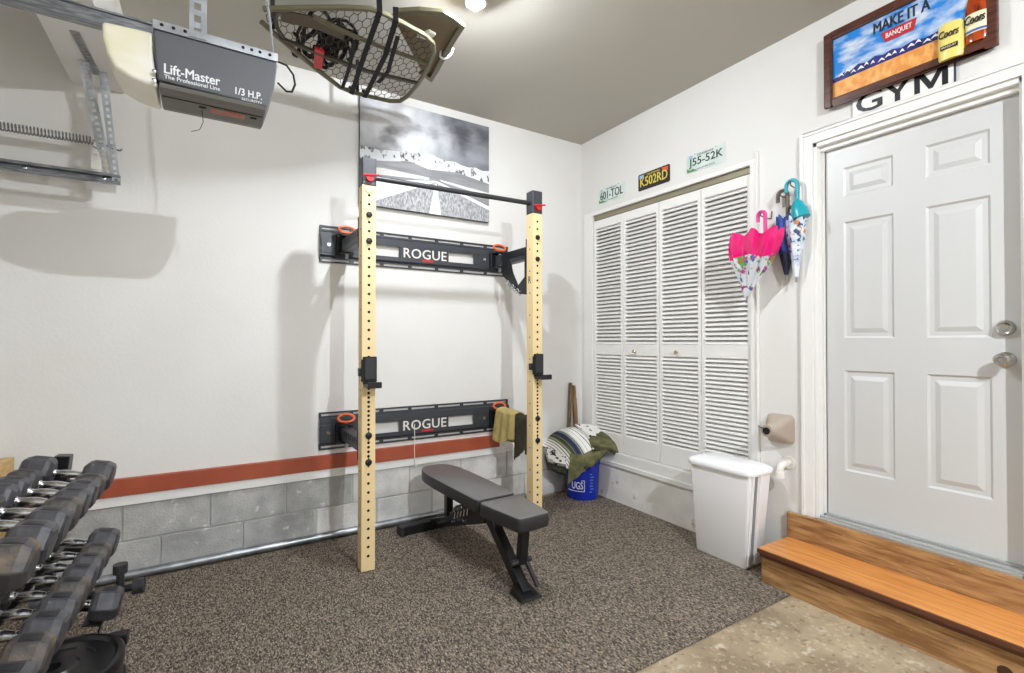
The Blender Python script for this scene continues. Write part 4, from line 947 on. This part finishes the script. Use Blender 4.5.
for (nm, ti, ds) in rows:
    zc, xc = TIERS[ti]
    for i, (y, sz) in enumerate(ds):
        key = (sz, i % 3 == 1)
        if key not in protos: o = protos[key] = dumbbell(*key)
        else: o = copy_tree(protos[key])
        up = sz-0.0570
        o.location = (xc+math.sin(TILT)*up, y, zc+math.cos(TILT)*up)
        o.location = SWING @ o.location
        o.rotation_euler = (0, TILT, SW+rnd.uniform(-0.015, 0.015))
        where = {'top': 'top tier', 'middle': 'middle tier', 'bottom': 'bottom tier'}[nm]
        tag(o, 'black hex dumbbell, %s from the block wall on the %s of the rack' % (ordn[i], where), 'dumbbell', 'hex dumbbells on the rack')
m_plate = mat('black_iron_plate', (24,24,26), 0.28, bump=0.05, bscale=200)
def place_plate(x, y, z, r, th, label, group, letters=False):
    t = thing('weight_plate', label, 'weight plate', (x,y,z), group=group)
    b = MB(); b.lathe([(0.025,0.0),(r-0.006,0.0),(r,0.006),(r,th-0.006),(r-0.006,th),(r-0.020,th),(r-0.030,th-0.010),(0.075,th-0.010),(0.065,th-0.002),(0.026,th-0.002),(0.025,0.0)], (x,y,z), n=56, caps=False)
    b.build('disc', m_plate, t, smooth=True)
    b = MB()
    for a in (0.4, 1.2, 3.2, 4.6):
        b.tube([Vector((x+math.cos(a+q*0.09)*r*0.62, y+math.sin(a+q*0.09)*r*0.62, z+th-0.009)) for q in range(6)], 0.004, 6)
    b.build('raised_lettering', m_plate, t)
for k in range(4):
    place_plate(-3.290+0.006*math.sin(k*2.1), -1.112+0.006*math.cos(k*1.7), 0.0105+0.0425*k, 0.200, 0.042, 'black iron weight plate, %s from the mat in the stack under the rack' % ordn[k], 'weight plates stacked under the rack')
for k in range(4):
    place_plate(-3.300+0.005*math.sin(k*2.9), -1.540+0.005*math.cos(k*1.1), 0.0105+0.036*k, 0.200, 0.036, 'black iron weight plate, %s from the mat in the nearer stack under rack' % ordn[k], 'weight plates in the nearer stack')
m_ply = mat('pale_plywood', (212,178,120), 0.6, col2=(192,156,100), scale=5, stretch=(3,3,18))
t = thing('wooden_box', 'pale plywood jump box against the back wall behind the dumbbells', 'box', (-3.86, -0.24, 0.0105))
for ya in (-0.42, -0.066): MB().box(-4.09, -3.640, ya, ya+0.016, 0.0105, 0.718).build('side_panel', m_ply, t, bevel=0.002)
for xa in (-3.656, -4.09): MB().box(xa, xa+0.016, -0.404, -0.066, 0.0105, 0.718).build('end_panel', m_ply, t, bevel=0.002)
MB().box(-4.09, -3.640, -0.42, -0.05, 0.718, 0.734).build('lid', m_ply, t, bevel=0.002)

# ------------------------------------------------------------------ garage door opener on its rail
m_ogrey = mat('opener_dark_grey', (88,91,96), 0.45); m_olow = mat('opener_lower_grey', (104,101,96), 0.5); m_lens = mat('yellowed_light_cover', (240,238,228), 0.3, col2=(226,221,186), scale=3, stretch=(1,1,2.4), coat=0.3)
OX0, OX1, OY0, OY1 = -2.988, -2.640, -1.545, -1.345
t = thing('garage_door_opener', 'grey garage door opener with yellowed light cover hanging from ceiling strap', 'door opener', (-2.82, -1.39, 2.0))
def side(pts): return pts
body = [(-2.988,2.262),(-2.639,2.262),(-2.650,2.170),(-2.672,2.096),(-2.974,2.106),(-2.984,2.190)]
b = MB(); b.prism(body, (0,OY1,0), (1,0,0), (0,0,1), OY1-OY0); b.build('housing', m_ogrey, t, bevel=0.008, seg=3)
low = [(OY0+0.002,2.100),(OY1-0.002,2.100),(OY1-0.014,2.088),(OY1-0.050,2.080),(OY0+0.020,2.080),(OY0+0.008,2.088)]
b = MB(); b.loft([[Vector((x, y, z)) for y, z in low] for x in (-2.971, -2.676)]); b.build('lower_housing', m_olow, t, bevel=0.003)
b = MB(); b.box(-2.966,-2.682,OY0+0.050,OY0+0.054,2.0785,2.0805); b.build('seam', m_dark, t)
b = MB(); lens = [(-2.986,2.256),(-3.112,2.250),(-3.109,2.200),(-3.100,2.160),(-3.080,2.122),(-3.040,2.100),(-2.976,2.086),(-2.979,2.120),(-2.985,2.190)]
b.prism(lens, (0,OY1+0.005,0), (1,0,0), (0,0,1), OY1-OY0-0.010); b.build('light_cover', m_lens, t, bevel=0.012, seg=3)
b = MB(); b.box(OX0, OX1, OY0-0.004, OY1+0.004, 2.262, 2.267); b.box(OX0, OX1, OY0-0.006, OY0-0.002, 2.258, 2.286); b.box(OX0, OX1, OY1+0.002, OY1+0.006, 2.258, 2.286); mp_ = b.build('mounting_plate', m_galv, t, bevel=0.001)
for x in (-2.965,-2.935,-2.905,-2.745,-2.720,-2.695,-2.665):
    MB().cyl((x, OY0-0.0055, 2.274),(x, OY0-0.0075, 2.274),0.005,10).build('plate_hole', m_dark, mp_)
m_letw = mat('white_lettering', (234,236,238), 0.4)
OX = Vector((0.985,0,-0.0)).normalized()
text('brand_lettering', 'Lift-Master', m_letw, t, (-2.958, OY0-0.0005, 2.130), BX, BY, 0.148, 0.030, 0.001, bold=0.03)
text('brand_tagline', 'The Professional Line', m_letw, t, (-2.958, OY0-0.0005, 2.114), BX, BY, 0.148, 0.012, 0.001, bold=0.02)
text('power_lettering', '1/3 H.P.', m_letw, t, (-2.766, OY0-0.0005, 2.116), BX, BY, 0.078, 0.023, 0.001, bold=0.02)
text('power_small_print', 'SECURITY+', m_letw, t, (-2.748, OY0-0.0005, 2.101), BX, BY, 0.060, 0.008, 0.001)
MB().box(-2.836,-2.734,OY0+0.066,OY0+0.105,2.0785,2.0800).build('warning_sticker', mat('faded_red_sticker', (186,84,66), 0.5, col2=(150,120,96), scale=40), t)
for x in (-2.858, -2.708): MB().box(x-0.010, x+0.010, OY0+0.070, OY0+0.082, 2.0785, 2.0800).build('lock_slot', m_dark, t)
for z in (2.128, 2.100): MB().lathe([(0.006,0),(0.006,0.004),(0.001,0.006)], (-2.983, OY0+0.001, z), (0,-1,0), 10).build('cover_screw', m_chrome, t, smooth=True)
# rail and belt carriage, strap hangers
def perforated(b, a, c, w, th, nrm, n):
    """A flat strap with round holes from a to c; nrm is the face normal."""
    a = Vector(a); c = Vector(c); d = (c-a); L = d.length; d.normalize(); N = Vector(nrm).normalized(); X = d.cross(N).normalized()
    for s_ in (-1, 1): 
        o = a+X*(s_*(w*0.5-w*0.15)); b.bar([o, o+d*L], w*0.30, th, up=N) 
    pitch = L/n
    for k in range(n+1):
        p = a+d*(k*pitch); q0 = max(0, k*pitch-pitch*0.24); q1 = min(L, k*pitch+pitch*0.24)
        b.bar([a+d*q0, a+d*q1], w*0.44, th, up=N)
b = MB(); b.box(-4.77, -2.90, -1.435, -1.405, 2.285, 2.328); b.box(-4.77, -2.90, -1.442, -1.398, 2.324, 2.331); b.box(-4.77, -2.90, -1.442, -1.398, 2.283, 2.288); b.box(-2.93, -2.90, -1.44, -1.40, 2.262, 2.30); b.build('rail', m_steel, t, bevel=0.002)
b = MB(); perforated(b, (-2.872,OY0-0.0085,2.262), (-2.872,OY0-0.0085,3.062), 0.044, 0.003, (0,-1,0), 20); b.box(-2.850,-2.847,OY0-0.009,OY0+0.026,2.264,3.062); b.build('hanger_strap', m_galv, t)
b = MB(); b.tube([(-2.655,OY0-0.002,2.272),(-2.662,OY0+0.02,2.40),(-2.690,OY0+0.05,2.62),(-2.70,OY0+0.06,3.062)], 0.004, 8); b.build('hanger_rod', m_galv, t, smooth=True)
b = MB(); b.tube([(-2.642,OY0,2.262),(-2.612,OY0+0.002,2.258),(-2.590,OY0+0.004,2.232),(-2.584,OY0+0.005,2.200),(-2.594,OY0+0.005,2.172),(-2.612,OY0+0.004,2.168),(-2.640,OY0+0.002,2.190)], 0.0035, 8); b.build('cable_loop', m_blackm, t, smooth=True)
b = MB(); b.tube([(-2.860,OY0+0.10,2.082),(-2.856,OY0+0.10,2.040),(-2.866,OY0+0.10,2.012),(-2.890,OY0+0.10,2.000)], 0.0012, 5); b.build('antenna_wire', m_black, t, smooth=True)

# ------------------------------------------------------------------ side track of the garage door, its hangers and spring
TY = -0.10
t = thing('garage_door_track', 'grey steel garage door side track hung from the beam by perforated irons', 'door track', (-4.0, TY, 2.12))
b = MB(); b.box(-4.77, -3.232, TY-0.002, TY+0.002, 2.125, 2.175); b.box(-4.77, -3.232, TY-0.024, TY, 2.171, 2.175); b.box(-4.77, -3.232, TY-0.024, TY, 2.125, 2.129); b.box(-4.77,-3.232,TY-0.026,TY-0.022,2.160,2.175); b.box(-4.77,-3.232,TY-0.026,TY-0.022,2.125,2.140)
b.build('track_channel', m_steel, t, bevel=0.001, seg=1)
for x in (-3.30,-3.60,-4.0): MB().lathe([(0.008,0),(0.008,0.003),(0.001,0.005)], (x, TY-0.002, 2.150), (0,-1,0), 10).build('track_bolt', m_chrome, t, smooth=True)
def angle_iron(b, a, c, w, n):
    perforated(b, a, c, w, 0.003, (0,-1,0), n)
    a = Vector(a); c = Vector(c); o = Vector((-w/2, 0.014, 0)); b.bar([a+o, c+o], 0.003, 0.028, up=(0,1,0))
b = MB(); angle_iron(b, (-3.290,-0.225,2.652),(-3.248,TY-0.008,2.130),0.032,17); b.build('hanger_iron', m_galv, t)
b = MB(); angle_iron(b, (-3.352,-0.305,2.652),(-3.288,-0.235,2.250),0.040,14); b.build('hanger_iron', m_galv, t)
b = MB(); perforated(b, (-3.338,-0.58,2.651),(-3.320,-0.18,2.651),0.034,0.003,(0,0,-1),14); b.build('ceiling_iron', m_galv, t)
t = thing('extension_spring', 'long coiled steel spring stretched above the garage door track', 'spring', (-3.6, TY-0.05, 2.30))
b = MB(); pts = []; NT = 46
for k in range(NT*10+1):
    a = 2*PI*k/10; x = -3.94+(0.60*k/(NT*10)); pts.append((x, TY-0.05+0.019*math.cos(a), 2.318+0.004*k/(NT*10)+0.019*math.sin(a)))
b.tube(pts, 0.0032, 5); b.build('coil', m_steel, t, smooth=True)
b = MB(); b.tube([(-3.340,TY-0.05,2.325),(-3.325,TY-0.05,2.322),(-3.308,TY-0.05,2.310),(-3.308,TY-0.05,2.292),(-3.325,TY-0.05,2.286),(-3.338,TY-0.05,2.296)], 0.0036, 6)
b.tube([(-3.318,TY-0.047,2.304),(-3.300,TY-0.047,2.318),(-3.270,TY-0.03,2.306),(-3.235,TY-0.008,2.306),(-3.226,TY-0.008,2.318)], 0.004, 6); b.build('spring_hook', m_steel, t, smooth=True)
b = MB(); b.tube([(-3.318,TY-0.055,2.288),(-3.316,TY-0.058,2.262),(-3.322,TY-0.058,2.246)], 0.0012, 5); b.box(-3.344,-3.308,TY-0.060,TY-0.0585,2.178,2.248); b.build('paper_tag', m_trim, t)

# ------------------------------------------------------------------ hunting tree stand hung under the ceiling
m_og = mat('olive_grey_tube', (108,104,80), 0.42, 0.1); m_ogd = mat('dark_olive_tube', (66,58,44), 0.5); m_strap = mat('black_webbing', (24,24,26), 0.8); m_band = mat('brown_foot_plate', (84,72,56), 0.6)
F = [(-2.624,-0.852),(-2.482,-0.948),(-2.324,-1.050),(-2.205,-1.116),(-2.134,-1.116),(-2.028,-1.095),(-1.913,-1.066),(-1.852,-1.025),(-1.817,-0.953),(-1.785,-0.792),(-1.770,-0.597),(-1.771,-0.426),(-1.791,-0.338),(-1.847,-0.303),(-1.960,-0.294),(-2.083,-0.291),(-2.160,-0.313),(-2.311,-0.440),(-2.450,-0.570),(-2.558,-0.673),(-2.623,-0.742)]
t = thing('tree_stand', 'olive metal mesh hunting tree stand strapped flat under the ceiling', 'tree stand', (-2.154,-0.722,2.800))
b = MB(); b.tube([(x,y,2.85) for x,y in F], 0.0130, 8); b.build('platform_frame', m_og, t, smooth=True)
b = MB(); b.tube([(-2.556,-0.894,2.850),(-2.570,-0.819,2.850),(-2.556,-0.733,2.850),(-2.503,-0.637,2.850)], 0.010, 8); b.build('end_bar', m_ogd, t, smooth=True)
b = MB(); b.tube([(-2.419,-0.912,2.855),(-2.260,-0.868,2.855),(-2.064,-0.842,2.855),(-1.805,-0.828,2.855)], 0.0115, 8); b.build('centre_bar', m_og, t, smooth=True)
b = MB(); b.bar([(-2.533,-0.659,2.845),(-2.281,-0.619,2.842),(-2.085,-0.591,2.842),(-1.782,-0.614,2.845)], 0.022, 0.014); b.build('cross_bar', m_ogd, t)
b = MB(); b.prism([(-2.562,-0.878),(-2.541,-0.792),(-2.382,-0.819),(-2.246,-0.798),(-2.261,-0.867),(-2.398,-0.915)], (0,0,2.852), (1,0,0), (0,1,0), 0.006); b.build('foot_plate', m_band, t)
# wire mesh deck clipped to the frame outline
def inside(p, poly):
    r = False; n = len(poly)
    for i in range(n):
        (x1,y1),(x2,y2) = poly[i], poly[(i+1)%n]
        if (y1 > p[1]) != (y2 > p[1]) and p[0] < (x2-x1)*(p[1]-y1)/(y2-y1)+x1: r = not r
    return r
b = MB(); PW, PH = 0.062, 0.040
for i in range(-2, 16):
    for j in range(-2, 24):
        cx = -2.65+i*PW+(PW/2 if j % 2 else 0); cy = -1.15+j*PH
        for (p, q) in (((cx-PW/6,cy),(cx+PW/6,cy)), ((cx+PW/6,cy),(cx+PW/2-PW/6,cy+PH)), ((cx-PW/6,cy),(cx-PW/2+PW/6,cy+PH))):
            if inside(p, F) and inside(q, F): b.tube([(p[0],p[1],2.858),(q[0],q[1],2.858)], 0.0021, 4)
b.build('wire_mesh', m_ogd, t)
ST = [(-2.058,-1.004),(-2.046,-1.073),(-1.966,-1.133),(-1.864,-1.178),(-1.811,-1.167),(-1.740,-1.138),(-1.732,-1.035),(-1.713,-0.865),(-1.690,-0.699),(-1.677,-0.576),(-1.758,-0.619)]
b = MB(); b.bar([(x,y,2.918) for x,y in ST], 0.030, 0.022); st_ = b.build('seat_frame', m_og, t, bevel=0.004)
b = MB(); b.prism(ST, (0,0,2.926), (1,0,0), (0,1,0), 0.006); b.build('seat_panel', mat('brown_seat_canvas', (132,118,96), 0.85), t)
b = MB(); lug = [(-1.932,-0.997),(-1.894,-1.077),(-1.852,-1.067),(-1.862,-0.997)]; b.prism(lug, (0,0,2.870), (1,0,0), (0,1,0), 0.012); b.build('bracket_lug', m_trim, t, bevel=0.003)
def strap(pts, w, m=m_strap, name='webbing_strap'):
    b = MB(); b.bar(pts, w, 0.003, up=(0,0,1)); return b.build(name, m, t)
strap([(-2.172,-1.151,2.890),(-2.166,-1.140,2.834),(-2.138,-0.804,2.830),(-2.088,-0.298,2.833),(-2.086,-0.278,2.890)], 0.026)
strap([(-2.088,-1.134,2.890),(-2.082,-1.120,2.834),(-2.038,-0.812,2.830),(-2.007,-0.298,2.833),(-2.007,-0.278,2.890)], 0.026)
strap([(-2.034,-1.008,2.835),(-1.976,-0.668,2.833),(-1.984,-0.512,2.836)], 0.022)
strap([(-2.209,-0.855,2.837),(-2.171,-0.598,2.834),(-2.150,-0.331,2.837)], 0.020)
rr = random.Random(3); b = MB()
for k in range(20):
    x0 = rr.uniform(-2.47,-2.24); pts = []
    a0 = rr.uniform(0, 6); r0 = rr.uniform(0.04, 0.11)
    cx, cy = x0+rr.uniform(-0.02,0.04), rr.uniform(-0.86,-0.56)
    for q in range(10): pts.append((cx+r0*0.55*math.cos(a0+q*0.55)+0.006*q, cy+r0*1.5*math.sin(a0+q*0.55), 2.885+0.018*math.sin(q+k)))
    b.tube(pts, rr.uniform(0.007,0.012), 6)
b.build('strap_bundle', m_strap, t, smooth=True)
b = MB(); b.hexa([(-2.369,-0.673,2.836),(-2.318,-0.664,2.836),(-2.296,-0.482,2.836),(-2.339,-0.478,2.836),(-2.369,-0.675,2.852),(-2.318,-0.666,2.852),(-2.297,-0.484,2.852),(-2.339,-0.480,2.852)]); b.build('red_buckle', m_redp, t, bevel=0.004)
for (x, y) in ((-2.575,-0.735),(-2.05,-0.291)):
    b = MB(); b.bar([(x,y,2.838),(x,y,3.0615)], 0.020, 0.003, up=(0,1,0)); b.build('hanging_strap', m_strap, t)
x, y, zb = -1.715, -0.89, 2.905
hk = thing('ceiling_hook', 'white ceiling hook holding the seat end of the tree stand', 'hook', (x, y, 3.062))
MB().tube([(x,y,3.0615),(x,y,zb+0.07),(x-0.006,y+0.004,zb+0.05),(x-0.022,y+0.03,zb+0.02),(x-0.018,y+0.045,zb),(x,y+0.04,zb-0.010),(x+0.020,y+0.02,zb-0.004),(x+0.032,y,zb+0.012),(x+0.034,y-0.018,zb+0.034)], 0.0055, 8).build('hook_wire', m_white, hk, smooth=True)
MB().lathe([(0.016,0),(0.014,0.006),(0.006,0.008)], (x,y,3.0618), (0,0,-1), 12).build('hook_collar', m_white, hk, smooth=True)
